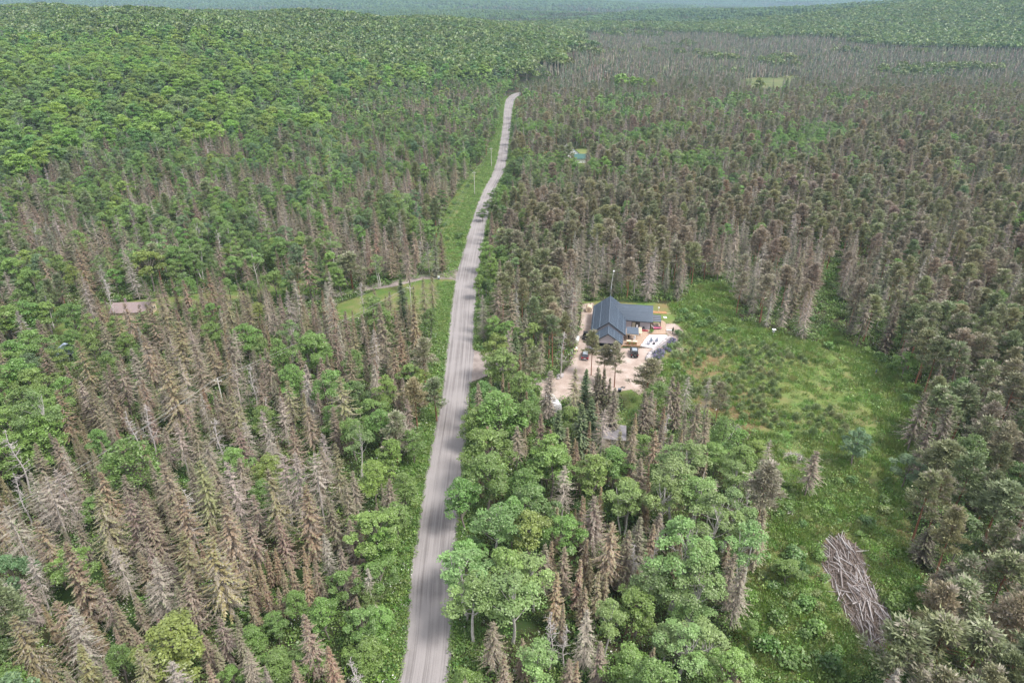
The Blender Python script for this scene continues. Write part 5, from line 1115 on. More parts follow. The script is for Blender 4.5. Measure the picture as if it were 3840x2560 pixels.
# antenna mast at the far gable
def UV(u, v, z=0): return HO+Vector((u*math.cos(HA)-v*math.sin(HA), u*math.sin(HA)+v*math.cos(HA), z))
mast = empty('antenna_mast', UV(0, ML+.4, 0)); tag(mast, 'thin white antenna mast rising behind the far end of the house roof ridge', 'antenna')
SB().cyl((0, 0, 0), (0, 0, 9.2), .06, n=6).obj('pole', M_galv, mast); SB().cyl((0, 0, 9.2), (.3, 0, 14.2), .045, .03, n=6).obj('upper_pole', M_white, mast); SB().box(.15, .62, -.12, .12, 14.1, 14.45, .04).obj('aerial_head', M_white, mast); SB().box(-.14, .14, -.14, .14, 8.6, 9.3, .03).obj('clamp', M_galv, mast)

# ---- deck, pergola bar, gazebo
DK = 0.35
deck = empty('deck', UV(0, 0, 0), HA); tag(deck, 'raised deck of orange cedar boards wrapping the house corner', 'deck')
def uvp(p): d = p-HO; return (d.x*math.cos(HA)+d.y*math.sin(HA), -d.x*math.sin(HA)+d.y*math.cos(HA))
DP = [uvp(Z(a, b2, DK)) for a, b2 in [(1268, 905), (1490, 912), (1612, 752), (1838, 752), (1838, 600), (1790, 570)]]+[(14.6, 15.2), (12.0, 15.2), (12.0, 10.2), (4.35, 10.2), (4.35, .2), (4.0, .2), (3.75, -1.5)]
db = SB(); u0 = min(p[0] for p in DP); u1 = max(p[0] for p in DP); u = u0
while u < u1:
    um = u+.06; xs = []
    for i in range(len(DP)):
        (ax, ay), (bx, by) = DP[i], DP[(i+1) % len(DP)]
        if (ax > um) != (bx > um): xs.append(ay+(by-ay)*(um-ax)/(bx-ax))
    xs.sort()
    for k in range(0, len(xs)-1, 2):
        if xs[k+1]-xs[k] > .2: db.box(u, u+.125, xs[k], xs[k+1], DK-.04, DK+.004*((int(u*7)) % 2))
    u += .14
tag(db.obj('decking_boards', M_cedar, deck), kind='stuff')
f_ = SB(); f_.prism([(p[0], p[1]) for p in DP], .02, DK-.045, 'z'); f_.obj('deck_skirt', M_cedar2, deck)
bar = empty('bar_pavilion', UV(0, 0, 0), HA); tag(bar, 'open cedar bar pavilion with flat slate-blue roof between house and deck', 'pavilion')
q0 = uvp(Z(1318, 900, .35)); q1 = uvp(Z(1452, 900, .35)); r0 = uvp(Z(1310, 665, 2.85)); r1 = uvp(Z(1478, 762, 2.75))
BX0, BX1, BY0 = q0[0], q1[0], q0[1]+.1; BY1 = r0[1]-.3
roof_slope('pavilion_roof', (BX0-.25, r1[1], 2.72), (BX1+.35, r1[1], 2.72), (BX1+.35, r0[1], 3.0), (BX0-.25, r0[1], 3.0), 14, (), bar, .09)
for x_ in (BX0, BX1-.12):
    for y_ in (r1[1]+.1, BY1-.2): SB().box(x_, x_+.13, y_, y_+.13, DK, 2.72).obj('post', M_cedar, bar)
SB().box(BX0-.2, BX1+.25, r1[1]+.02, r1[1]+.09, 2.45, 2.66).obj('beam', M_whitewood, bar)
SB().box(BX0-.02, BX1+.02, BY0, BY0+.75, DK, DK+1.02, .03).obj('bar_counter', M_cedar2, bar); SB().box(BX0-.1, BX1+.1, BY0-.1, BY0+.85, DK+1.02, DK+1.1, .02).obj('counter_top', M_whitewood, bar)
SB().box(BX0+.2, BX0+.75, BY1-1.3, BY1-.5, DK, DK+1.7, .03).obj('fridge', M_black, bar); SB().box(BX1-.9, BX1-.3, BY1-2.2, BY1-1.7, DK, DK+1.0, .03).obj('white_cabinet', M_white, bar)
for k, (x_, sc_) in enumerate(((BX0+.7, .42), (BX1-.75, .42))):
    o = link('potted_plant', BU[k], None, UV(x_, BY0-.2, DK+.55)); o.color = (.12, .28, .04, 1); o.scale = (sc_*.6, sc_*.35, sc_*.35); tag(o, ['left', 'right'][k]+' of two green plant troughs hung on the front of the cedar bar', 'plant trough', 'plant troughs on the bar')
o = SB().box(-.25, .25, -.12, .12, 0, .12, .03).obj('serving_tray', M_blackmat); o.location = UV((BX0+BX1)/2, BY0+.4, DK+1.1); tag(o, 'dark tray lying on the cedar bar counter', 'tray')
stool = empty('bar_stool', UV(BX0+.7, BY0-.75, DK)); SB().cyl((0, 0, .7), (0, 0, .78), .2, n=12).obj('seat', M_blackmat, stool)
for a in range(4): t = a*math.pi/2+.7; SB().cyl((.14*math.cos(t), .14*math.sin(t), .7), (.22*math.cos(t), .22*math.sin(t), .02), .02, n=5).obj('leg', M_frame, stool)
tag(stool, 'black bar stool in front of the cedar bar', 'stool')
gz = empty('gazebo', UV(0, 0, 0), HA); tag(gz, 'dark-framed glass-roofed gazebo at the right end of the house', 'gazebo')
g0 = uvp(Z(1678, 590, 2.6)); g1 = uvp(Z(1770, 505, 3.0)); GX0, GX1, GY0, GY1 = 12.32, g1[0]+.1, g0[1], g1[1]
for k in range(4):
    a, c_ = k/4, (k+1)/4-.03; y0_, y1_ = GY0+(GY1-GY0)*a, GY0+(GY1-GY0)*c_; z0_, z1_ = 2.55+.45*a, 2.55+.45*c_
    SB().quad([(GX0, y0_, z0_), (GX1, y0_, z0_), (GX1, y1_, z1_), (GX0, y1_, z1_)], .05).obj('roof_pane', M_screen, gz)
for k in range(5):
    y_ = GY0+(GY1-GY0)*k/4; z_ = 2.6+.45*k/4; SB().box(GX0-.02, GX1+.05, y_-.05, y_+.03, z_, z_+.07).obj('rafter', M_frame, gz)
for x_ in (GX0+.1, GX1-.15):
    for y_ in (GY0, GY1-.12): SB().box(x_, x_+.1, y_, y_+.1, DK, 2.5).obj('post', M_frame, gz)
SB().box(GX1-.12, GX1-.08, GY0+.15, GY1-.2, .9, 2.3).obj('side_screen', M_screen, gz); SB().box(GX0+.2, GX1-.25, GY0+.02, GY0+.05, DK+.1, DK+.9).obj('front_screen', M_screen, gz)
# towel rack, swing bed, shrubs, things on the deck
sb = empty('lounge_swing', Z(1725, 690, DK), HA+.25); SB().box(-1.15, 1.15, -.5, .45, .4, .58, .06).obj('seat', M_pink, sb)
SB().quad([(-1.75, -.5, 1.25), (-1.15, -.5, .5), (-1.15, .45, .5), (-1.75, .45, 1.25)], .06).obj('backrest', M_white, sb)
for x_ in (-1.0, 1.0):
    for y_ in (-.4, .35): SB().box(x_-.04, x_+.04, y_-.04, y_+.04, 0, .4).obj('leg', M_redf, sb)
tag(sb, 'pink lounger with white raised back on the deck beside the gazebo', 'lounger')
wr = empty('towel_rack', Z(1497, 735, DK), HA); 
for k in range(9): SB().box(-.42, .42, -2.4+k*.45, -2.4+k*.45+.3, .9, .94).obj('slat', M_whitewood, wr)
for x_ in (-.4, .4): SB().box(x_-.03, x_+.03, -2.45, 1.6, .82, .9).obj('rail', M_white, wr); SB().box(x_-.03, x_+.03, -2.4, -2.34, 0, .82).obj('leg', M_white, wr); SB().box(x_-.03, x_+.03, 1.5, 1.56, 0, .82).obj('leg', M_white, wr)
tag(wr, 'long white slatted rack standing beside the bar pavilion', 'rack')
ck = empty('kayak', Z(1555, 716, DK), HA-.05); k_ = SB(); k_.ball((0, 0, .2), 1, 2, (1.2, .3, .2)); k_.obj('hull', M_redf, ck, True); SB().ball((.05, 0, .33), 1, 2, (.3, .17, .1)).obj('cockpit_seat', M_blackmat, ck, True); tag(ck, 'small red boat-shaped seat lying against the grey wing wall', 'boat')
gr_ = empty('barbecue', Z(1542, 700, DK), HA); SB().box(-.3, .3, -.25, .25, .55, .8, .05).obj('body', M_blackmat, gr_); SB().ball((0, 0, .82), .3, 2, (1, .8, .6)).obj('lid', M_black, gr_, True)
for x_ in (-.25, .25):
    for y_ in (-.2, .2): SB().cyl((x_, y_, 0), (x_, y_, .56), .02, n=5).obj('leg', M_frame, gr_)
tag(gr_, 'black barbecue by the wing wall', 'barbecue')
o = link('deck_shrub', BU[1], None, Z(1645, 745, .3)); o.color = (.14, .30, .04, 1); o.scale = (.6, .6, .75); tag(o, 'round lime-green shrub at the corner between deck and stone patio', 'shrub')

# ---- stone patio: every flagstone
patio = tag(link('patio', None), kind='structure') if False else empty('patio', (0, 0, 0)); tag(patio, kind='structure')
PP = [tuple(Z(*p)[:2]) for p in [(1488, 918), (1612, 757), (1832, 757), (1893, 805), (1850, 850), (1790, 885), (1740, 925), (1690, 955)]]
pb = SB(); pb.prism(PP, .02, .075, 'z'); pb.obj('grout_bed', M_mortar, patio)
sp_ = .62; rs = random.Random(11); X0 = min(p[0] for p in PP); Y0 = min(p[1] for p in PP); nx = int((max(p[0] for p in PP)-X0)/sp_)+2; ny_ = int((max(p[1] for p in PP)-Y0)/sp_)+2
J = {(i, j): (X0+(i+.5*(j % 2))*sp_+rs.uniform(-.17, .17), Y0+j*sp_+rs.uniform(-.17, .17)) for i in range(nx+1) for j in range(ny_+1)}
for i in range(nx):
    for j in range(ny_):
        q = [J[(i, j)], J[(i+1, j)], J[(i+1, j+1)], J[(i, j+1)]]; cx = sum(p[0] for p in q)/4; cy = sum(p[1] for p in q)/4
        if not bool(inpoly(cx, cy, PP)) or float(polydist(cx, cy, PP)) < .2: continue
        q = [(cx+(p[0]-cx)*.93, cy+(p[1]-cy)*.93) for p in q]; SB().prism(q, .077, .10+rs.uniform(0, .02), 'z').obj('paving_stone', M_stone, patio)
# ---- boulder wall
wall = empty('boulder_wall', Z(1700, 960)); tag(wall, 'curving low wall of grey boulders edging the white stone patio', 'wall')
BL = [Z(*p) for p in [(1590, 1100), (1610, 1062), (1632, 1030), (1655, 1000), (1682, 972), (1712, 945), (1745, 915), (1782, 890), (1815, 862), (1848, 838), (1880, 812), (1905, 790)]]
for i in range(len(BL)-1):
    for t in (0, .5):
        p = BL[i].lerp(BL[i+1], t)-BL[0]+(BL[0]-Z(1700, 960)); r_s = rs.uniform(.36, .62)
        SB().ball((p.x, p.y, r_s*.45), r_s, 2, (rs.uniform(.9, 1.25), rs.uniform(.8, 1.1), rs.uniform(.7, .95)), .13, i*3+int(t*2)).obj('boulder', M_boulder, wall)
        p2 = p+Vector((.7, -.35, 0)); SB().ball((p2.x, p2.y, .12), r_s*.75, 2, (1.1, .9, .8), .14, i*5+int(t*2)).obj('boulder', M_boulder, wall)
for k, (a, c_, s_) in enumerate([(425, 1335, .75), (450, 1310, .5), (405, 1360, .4), (1600, 1115, .5), (1930, 1015, .3)]):
    p = Z(a, c_); o = SB().ball((0, 0, s_*.5), s_, 2, (1.2, .9, .8), .13, 90+k).obj('boulder', M_boulder); o.location = p
    tag(o, ['large pale boulder at the left corner of the sandy yard', 'smaller boulder behind the large pale one at the yard corner', 'smallest of the three boulders at the yard corner', 'loose boulder below the end of the boulder wall', 'small stone on the sandy slope right of the patio'][k], 'boulder')
# ---- lupins
LUP = [bush(170+i, 1.2, 1.3, 420, .24, .55) for i in range(2)]
M_lup = crown_mat('lupin_leaves_and_flowers', twig=(.16, .12, .30), transl=.25); LUP = [m_.mesh('lupin_clump', [M_lup]) for m_ in LUP]
for k, (a, c_, s_) in enumerate([(1700, 1040, 1.0), (1760, 1010, 1.1), (1740, 1085, 1.1), (1800, 1040, .95), (1830, 965, 1.0), (1865, 940, .9), (1905, 885, 1.0), (1935, 860, 1.05), (1960, 900, .9), (1690, 1090, .8), (1890, 990, .7)]):
    o = link('lupin_clump', LUP[k % 2], None, Z(a, c_)); o.color = (.07, .13, .05, 1); o.scale = (s_, s_, s_); o.rotation_euler = (0, 0, k)
    tag(o, 'purple-flowered lupin clump below the boulder wall, %s from the yard end' % ORD[k], 'lupins', 'lupins below the boulder wall')
# ---- patio chairs and fire bowl
def chair(loc, rz, lab):
    c = empty('adirondack_chair', loc, rz)
    SB().quad([(-.3, -.3, .38), (.3, -.3, .38), (.3, .28, .28), (-.3, .28, .28)], .05).obj('seat', M_bluegrey, c)
    b_ = SB()
    for k in range(5): b_.quad([(-.28+k*.115, .26, .3), (-.18+k*.115, .26, .3), (-.2+k*.12, .58, 1.08-.05*abs(k-2)), (-.29+k*.12, .58, 1.08-.05*abs(k-2))], .03)
    b_.obj('backrest', M_bluegrey, c)
    for s_ in (-1, 1): SB().box(s_*.36-.07, s_*.36+.07, -.4, .3, .56, .6).obj('armrest', M_bluegrey, c); SB().box(s_*.36-.03, s_*.36+.03, -.36, -.28, 0, .56).obj('leg', M_bluegrey, c); SB().box(s_*.3-.03, s_*.3+.03, .25, .33, 0, .56).obj('leg', M_bluegrey, c)
    tag(c, lab, 'chair', 'chairs round the fire bowl'); return c
chair(Z(1650, 860, .11), 0.15, 'blue-grey slatted garden chair facing the camera, middle of the three')
chair(Z(1718, 860, .11), -.35, 'blue-grey slatted garden chair at the right of the fire bowl')
chair(Z(1612, 895, .11), 1.35, 'dark garden chair turned sideways at the left of the fire bowl')
fb = empty('fire_bowl', Z(1683, 895, .10)); SB().cyl((0, 0, .12), (0, 0, .42), .26, .4, 16).obj('bowl', M_ash, fb)
for a in range(3): SB().cyl((.2*math.cos(a*2.1), .2*math.sin(a*2.1), .16), (.3*math.cos(a*2.1), .3*math.sin(a*2.1), 0), .03, n=5).obj('leg', M_ash, fb)
tag(fb, 'round dark fire bowl on the white stone patio', 'fire bowl')

# ---- vehicles
def wheel(x, y, r, w, parent, nm='wheel'):
    t = SB().cyl((x-w/2, y, r), (x+w/2, y, r), r, n=18).obj(nm, M_tyre, parent); SB().cyl((x-w/2-.01, y, r), (x+w/2+.01, y, r), r*.58, n=12).obj('rim', M_rim, t); return t
def jeep():
    c = empty('jeep', Z(1416, 1030), HA+.06); L, Wd = 4.5, 1.86
    SB().box(-Wd/2, Wd/2, -L/2+.15, L/2-.1, .5, 1.12, .07).obj('body', M_black, c); SB().prism([(.62, 1.1), (.9, 1.1), (2.1, 1.18), (2.05, 1.02), (.62, 1.0)], -.72, .72, 'x').obj('bonnet', M_black, c)
    SB().prism([(-2.05, 1.1), (.75, 1.1), (.45, 1.78), (-1.98, 1.8)], -.86, .86, 'x', .05).obj('cabin', M_carglass, c)
    SB().box(-.80, .80, -1.95, .42, 1.80, 1.87, .03).obj('hard_top', M_black, c); SB().box(-.62, .62, -1.35, .2, 1.875, 1.90, .01).obj('roof_panel', M_roofgrey, c)
    for s_ in (-1, 1):
        for y_ in (-1.45, 1.4): wheel(s_*.82, y_, .41, .27, c)
        SB().box(min(s_*.9, s_*1.06), max(s_*.9, s_*1.06), 1.0, 1.85, .78, .88, .03).obj('fender', M_blackmat, c); SB().box(min(s_*.9, s_*1.06), max(s_*.9, s_*1.06), -1.9, -1.0, .78, .88, .03).obj('fender', M_blackmat, c)
        SB().box(min(s_*.95, s_*1.22), max(s_*.95, s_*1.22), .62, .72, 1.2, 1.38, .02).obj('side_mirror', M_black, c); SB().box(s_*.8-.07, s_*.8+.07, -2.14, -2.08, .85, 1.1).obj('tail_light', M_redlamp, c)
        SB().box(s_*.87-.012, s_*.87+.012, -1.2, -.3, 1.2, 1.7).obj('side_window', M_carglass, c)
    sp2 = SB().cyl((.1, -2.12, 1.1), (.1, -2.38, 1.1), .40, n=20).obj('spare_wheel', M_tyre, c); SB().cyl((.1, -2.375, 1.1), (.1, -2.40, 1.1), .25, n=16).obj('wheel_cover', M_rim, sp2); SB().cyl((.1, -2.395, 1.1), (.1, -2.41, 1.1), .17, n=16).obj('hub', M_blackmat, sp2)
    SB().box(-.93, .93, -2.35, -2.12, .5, .7, .04).obj('rear_bumper', M_blackmat, c); SB().box(-.62, -.32, -2.375, -2.352, .55, .70).obj('licence_plate', M_white, c)
    tag(c, 'black boxy off-road car with a spare wheel on its tailgate, parked below the patio', 'car')
jeep()
def suv():
    c = empty('suv', Z(768, 1062), HA-.03); 
    SB().prism([(-2.25, .35), (2.2, .35), (2.3, .8), (2.0, .98), (1.1, 1.08), (-2.2, 1.08), (-2.32, .8)], -.92, .92, 'x', .09).obj('body', M_red, c, False)
    SB().prism([(-2.12, 1.06), (1.15, 1.06), (.45, 1.58), (-1.7, 1.62)], -.80, .80, 'x', .07).obj('windows', M_carglass, c)
    SB().box(-.66, .66, -1.45, .5, 1.60, 1.66, .03).obj('roof', M_roofgrey, c)
    SB().quad([(-.62, 1.16, 1.11), (.62, 1.16, 1.11), (.56, .55, 1.58), (-.56, .55, 1.58)], .02).obj('windscreen', M_carglass, c); SB().quad([(.62, -2.14, 1.16), (-.62, -2.14, 1.16), (-.56, -1.78, 1.58), (.56, -1.78, 1.58)], .02).obj('rear_window', M_carglass, c)
    for s_ in (-1, 1):
        for y_ in (-1.4, 1.4): wheel(s_*.82, y_, .36, .22, c)
        SB().box(min(s_*.92, s_*1.1), max(s_*.92, s_*1.1), .75, .9, 1.02, 1.15, .02).obj('side_mirror', M_red, c); SB().box(s_*.78-.13, s_*.78+.13, -2.33, -2.22, .82, 1.0, .02).obj('tail_light', M_redlamp, c); SB().box(s_*.7-.05, s_*.7+.05, -1.4, .4, 1.665, 1.70).obj('roof_rail', M_frame, c)
    SB().box(-.7, .7, -2.37, -2.30, .42, .56, .02).obj('rear_bumper', M_galv, c); SB().box(-.26, .26, -2.36, -2.33, .66, .8).obj('licence_plate', M_white, c)
    tag(c, 'dark red car with grey roof parked on the sand left of the garage', 'car')
suv()
def utv():
    c = empty('side_by_side', Z(765, 812), HA+.02)
    SB().box(-.62, .62, -1.3, 1.3, .4, .78, .08).obj('body', M_black, c); SB().box(-.55, .55, -1.4, -.55, .78, 1.0, .04).obj('cargo_box', M_blackmat, c); SB().prism([(.7, .75), (1.4, .72), (1.35, .95), (.7, 1.12)], -.5, .5, 'x', .04).obj('bonnet', M_black, c)
    SB().box(-.64, .64, -.6, .72, 1.86, 1.93, .03).obj('roof', M_blackmat, c)
    for s_ in (-1, 1):
        for y_ in (-1.05, 1.1): wheel(s_*.66, y_, .35, .26, c)
        SB().cyl((s_*.6, .95, 1.0), (s_*.58, .62, 1.88), .03, n=6).obj('roll_bar', M_frame, c); SB().cyl((s_*.6, -.62, .95), (s_*.58, -.55, 1.88), .03, n=6).obj('roll_bar', M_frame, c)
        SB().box(s_*.28-.2, s_*.28+.2, -.45, .0, .75, 1.25, .06).obj('seat', M_blackmat, c)
    SB().box(-.56, .56, .62, .65, 1.15, 1.84).obj('windscreen', M_carglass, c); SB().box(-.1, .1, -1.44, -1.41, .62, .78).obj('rear_lamp', M_white, c)
    tag(c, 'black off-road buggy with roof parked beside the left wall of the house', 'buggy')
utv()
# ---- propane tank, splitter cart, barrel sauna, ladder rack, posts
tk = empty('propane_tank', Z(657, 858), HA-.06); k_ = SB(); k_.cyl((0, -1.05, .75), (0, 1.35, .75), .47, n=20); k_.ball((0, -1.05, .75), .47, 3, (1, .7, 1)); k_.ball((0, 1.35, .75), .47, 3, (1, .7, 1)); k_.obj('vessel', M_white, tk, True)
SB().cyl((0, .9, 1.18), (0, .9, 1.38), .15, n=10).obj('valve_dome', M_galv, tk)
for y_ in (-.8, 1.0): SB().box(-.35, .35, y_-.08, y_+.08, 0, .35).obj('foot', M_galv, tk)
tag(tk, 'white lying propane tank at the left edge of the yard', 'tank')
ct = empty('wood_cart', Z(640, 985), HA); SB().box(-.45, .45, -.6, .5, .45, .55, .02).obj('platform', M_whitewood, ct); SB().box(-.42, .42, -.55, .1, .55, .75).obj('crate', M_whitewood, ct); SB().ball((.05, .45, .8), .32, 2, (1, 1, .8)).obj('white_drum', M_white, ct, True)
for s_ in (-1, 1): wheel(s_*.55, -.1, .25, .12, ct); SB().cyl((s_*.3, -.6, .5), (s_*.3, -1.1, .3), .03, n=5).obj('handle', M_galv, ct)
tag(ct, 'pale wooden cart carrying a white drum, below the propane tank', 'cart')
sa = empty('barrel_sauna', Z(812, 452), HA); 
SB().cyl((0, -1.1, 1.0), (0, 1.1, 1.0), .95, n=22).obj('staves', M_whitewood, sa)
for y_ in (-.9, 0, .9): SB().cyl((0, y_-.03, 1.0), (0, y_+.03, 1.0), .965, n=22).obj('hoop', M_frame, sa)
for y_ in (-.8, .8): SB().box(-.8, .8, y_-.1, y_+.1, 0, .35).obj('cradle', M_cedar, sa)
SB().box(-.35, .35, -1.13, -1.105, .3, 1.6).obj('door', M_cedar, sa); SB().cyl((.3, .6, 1.9), (.3, .6, 2.6), .06, n=8).obj('chimney', M_frame, sa)
tag(sa, 'pale wooden barrel sauna behind the left side of the house', 'sauna')
ld = empty('ladder', Z(578, 1060), HA); 
for s_ in (-.22, .22): SB().cyl((s_, -.9, .05), (s_, 1.4, 1.6), .035, n=5).obj('rail', M_galv, ld)
for k in range(8): t = (k+.5)/8; SB().cyl((-.22, -.9+2.3*t, .05+1.55*t), (.22, -.9+2.3*t, .05+1.55*t), .022, n=5).obj('rung', M_galv, ld)
tag(ld, 'grey metal ladder leaning among the trees at the left of the yard', 'ladder')
for k, (a, c_) in enumerate([(714, 440), (709, 480), (705, 520), (700, 560), (694, 600), (688, 640), (690, 700)]):
    o = link('hedge_shrub', BU[k % 4], None, Z(a, c_)); o.color = (.04, .085, .02, 1); o.scale = (.34, .55, .5); tag(o, 'dark green hedge shrub along the left edge of the yard, %s from the far end' % ORD[k], 'hedge shrub', 'hedge along the yard')
    po_ = SB().box(-.06, .06, -.06, .06, 0, .9).obj('marker_post', M_whitewood); po_.location = Z(a+5, c_+14); tag(po_, 'low wooden post in the yard hedge, %s from the far end' % ORD[k], 'post', 'posts along the yard hedge')
# firewood and small things in the yard
fr_ = empty('fire_remains', Z(1268, 1474));
for k in range(6): a = k*1.1; SB().cyl((-.55*math.cos(a), -.4*math.sin(a), .08), (.4*math.cos(a)+.2, .35*math.sin(a), .12+.04*k), .07, n=6).obj('log', [M_ash, M_galv][k % 3 == 1], fr_)
tag(fr_, 'small heap of charred and ash-white logs on the open sand', 'burnt logs')
bs = empty('wood_stove', Z(1222, 1530)); SB().box(-.35, .35, -.3, .3, .25, .85, .03).obj('body', M_ash, bs); SB().box(-.42, .42, -.36, .36, .85, .92, .01).obj('top_plate', M_bluegrey, bs)
for x_ in (-.3, .3):
    for y_ in (-.25, .25): SB().cyl((x_, y_, 0), (x_, y_, .26), .03, n=5).obj('leg', M_ash, bs)
tag(bs, 'small black box stove on legs at the near edge of the sand', 'stove')
pt = empty('picnic_bench', Z(1130, 1010), HA); SB().box(-.8, .8, -.35, .35, .7, .76).obj('table_top', M_galv, pt)
for s_ in (-1, 1): SB().box(-.8, .8, s_*.65-.14, s_*.65+.14, .42, .47).obj('bench', M_galv, pt); SB().box(s_*.6-.05, s_*.6+.05, -.7, .7, .3, .38).obj('cross_bar', M_galv, pt); SB().box(s_*.6-.05, s_*.6+.05, -.05, .05, 0, .7).obj('leg', M_galv, pt)
tag(pt, 'grey picnic table on the sand in front of the garage', 'picnic table')
ws2 = empty('garden_table', Z(855, 975), HA); SB().box(-.6, .6, -.5, .5, .68, .74, .02).obj('table_top', M_tarp, ws2)
for x_ in (-.5, .5):
    for y_ in (-.4, .4): SB().cyl((x_, y_, 0), (x_, y_, .68), .03, n=5).obj('leg', M_bluegrey, ws2)
tag(ws2, 'blue-grey garden table under the pines left of the garage door', 'table')
rp_ = SB().quad([(0, 0, .08), (4.0, -.5, .08), (4.0, .9, .16), (0, 1.5, .16)], .07).obj('boardwalk', M_cedar2); rp_.location = Z(1675, 482); tag(rp_, 'brown wooden ramp behind the right end of the house', 'ramp')
o = SB().box(0, 2.2, -.06, .06, .05, .15).obj('timber', M_whitewood); o.location = Z(1815, 485); tag(o, 'pale timber lying at the end of the brown ramp', 'timber')
o = SB().box(-.45, .45, -.5, .5, .03, .1, .02).obj('white_panel', M_white); o.location = Z(1831, 536); o.rotation_euler = (0, 0, .2); tag(o, 'white square panel lying on the small lawn right of the gazebo', 'panel')
gl = empty('garden_lamp', Z(1744, 450)); SB().cyl((0, 0, 0), (0, 0, .9), .04, n=6).obj('post', M_white, gl); SB().cyl((0, 0, .9), (0, 0, 1.2), .14, .26, 10).obj('lamp_shade', M_white, gl); tag(gl, 'white garden lamp on a post behind the ramp', 'garden lamp')
tl = empty('trellis', Z(1932, 748), HA); SB().box(-.1, .1, -.1, .1, 0, 2.0).obj('frame', M_frame, tl); v_ = link('vine', BU[2], tl); v_.color = (.05, .12, .03, 1); v_.scale = (.3, .3, 1.15); tag(tl, 'dark frame overgrown with a climbing plant right of the deck', 'trellis')
bn = empty('bench', Z(1885, 720), HA); SB().box(-.7, .7, -.2, .2, .4, .46).obj('seat', M_white, bn)
for s_ in (-.6, .6): SB().box(s_-.05, s_+.05, -.18, .18, 0, .4).obj('leg', M_white, bn)
tag(bn, 'white bench on the bare slope right of the deck', 'bench')
# wooden stand and distance marker in the clearing
fd = empty('bird_feeder', G(1775, 772)); SB().cyl((0, 0, 0), (0, 0, 2.1), .06, n=6).obj('post', M_pole, fd); SB().box(-.5, .5, -.4, .4, 2.1, 2.2, .02).obj('tray', M_white, fd); SB().box(-.45, .35, -.35, .35, 1.45, 1.52, .02).obj('lower_tray', M_galv, fd); tag(fd, 'two-tiered white feeder on a post at the far edge of the clearing', 'feeder')
o = empty('marker_stake', G(2010, 862)); SB().box(-.08, .08, -.06, .06, 0, 1.0).obj('stake', M_whitewood, o); SB().box(-.14, .14, -.09, .09, .9, 1.7, .03).obj('cap', M_bluegrey, o); tag(o, 'short stake with blue-grey cap in the green growth right of the footpath', 'stake')
o = empty('wooden_pallet', G(2055, 1070)); SB().box(-1.2, 1.2, -.35, -.1, .1, .2).obj('board', M_galv, o); SB().box(-1.0, 1.3, .1, .35, .1, .2).obj('board', M_galv, o); tag(o, 'two grey boards lying in the grass left of the small birch', 'boards')

# ---- log pile: each log
lp = empty('log_pile', G(1965, 1370)); tag(lp, 'long heap of grey felled logs and branches in the lower right clearing', 'log pile')
LPP = GP([(1893, 1245), (1930, 1225), (1975, 1262), (1998, 1330), (2022, 1375), (2050, 1430), (2028, 1478), (1985, 1480), (1945, 1420), (1915, 1350), (1888, 1295)])
M_log = [plain('silver_log', (.27, .235, .225), .95, noise_s=2, noise_a=.35), plain('brown_log', (.19, .15, .13), .95, noise_s=2, noise_a=.3), plain('pale_log', (.38, .35, .34), .95, noise_s=2, noise_a=.25)]
lg = []
for k in range(9):
    s_ = SB(); L = 1.0; s_.cyl((-.5, 0, 0), (.05, .02*(k % 3-1), .012), .5, .42, 7); s_.cyl((.05, .02*(k % 3-1), .012), (.5, .0, 0), .42, .3, 7)
    me = s_.obj('log', M_log[k % 3]); lg.append(me.data); bpy.data.objects.remove(me)
C = sample_poly(LPP, 296); ctr = np.array([G(1965, 1370).x, G(1965, 1370).y]); ax = math.atan2(G(2035, 1470).y-G(1920, 1260).y, G(2035, 1470).x-G(1920, 1260).x)
for k, (x, y) in enumerate(C):
    dd = float(polydist(x, y, LPP)); o = link('log', lg[k % 9], lp); L = rs.uniform(1.2, 4.4); R_ = rs.uniform(.045, .12)
    a = ax+rs.gauss(0, .32) if rs.random() < .72 else rs.uniform(0, 3.14)
    o.location = (x-ctr[0], y-ctr[1], .1+min(dd, 2.2)*.45*rs.uniform(.35, 1.0)); o.rotation_euler = (0, rs.gauss(0, .10), a); o.scale = (L, R_*2, R_*2)
def twig_mass(poly, n, base, hgt, name, parent, mat, cx, cy):
    C = sample_poly(poly, n); r = np.random.RandomState(3); m_ = MB(); n = len(C); P_ = np.column_stack([C-[cx, cy], r.uniform(.05, hgt, n)]); P_[:, 2] *= np.clip(polydist(C[:, 0], C[:, 1], poly)/2, .15, 1)
    d = nrm(r.normal(0, 1, (n, 3))*[1, 1, .25]+np.array([math.cos(base), math.sin(base), 0])*r.choice([-1, 1], (n, 1))*.9); l = r.uniform(.5, 1.6, n)[:, None]; w_ = nrm(np.cross(d, r.normal(0, 1, (n, 3))))*.03
    m_.tri(P_-w_, P_+w_, P_+d*l, (1, 1, 0)); o = link(name, m_.mesh(name, [mat]), parent); tag(o, kind='stuff'); return o
twig_mass(LPP, 9000, ax, .9, 'brushwood', lp, M_log[1], ctr[0], ctr[1]); sheet('slash_bed', LPP, .03, M_moss, .5, .8)
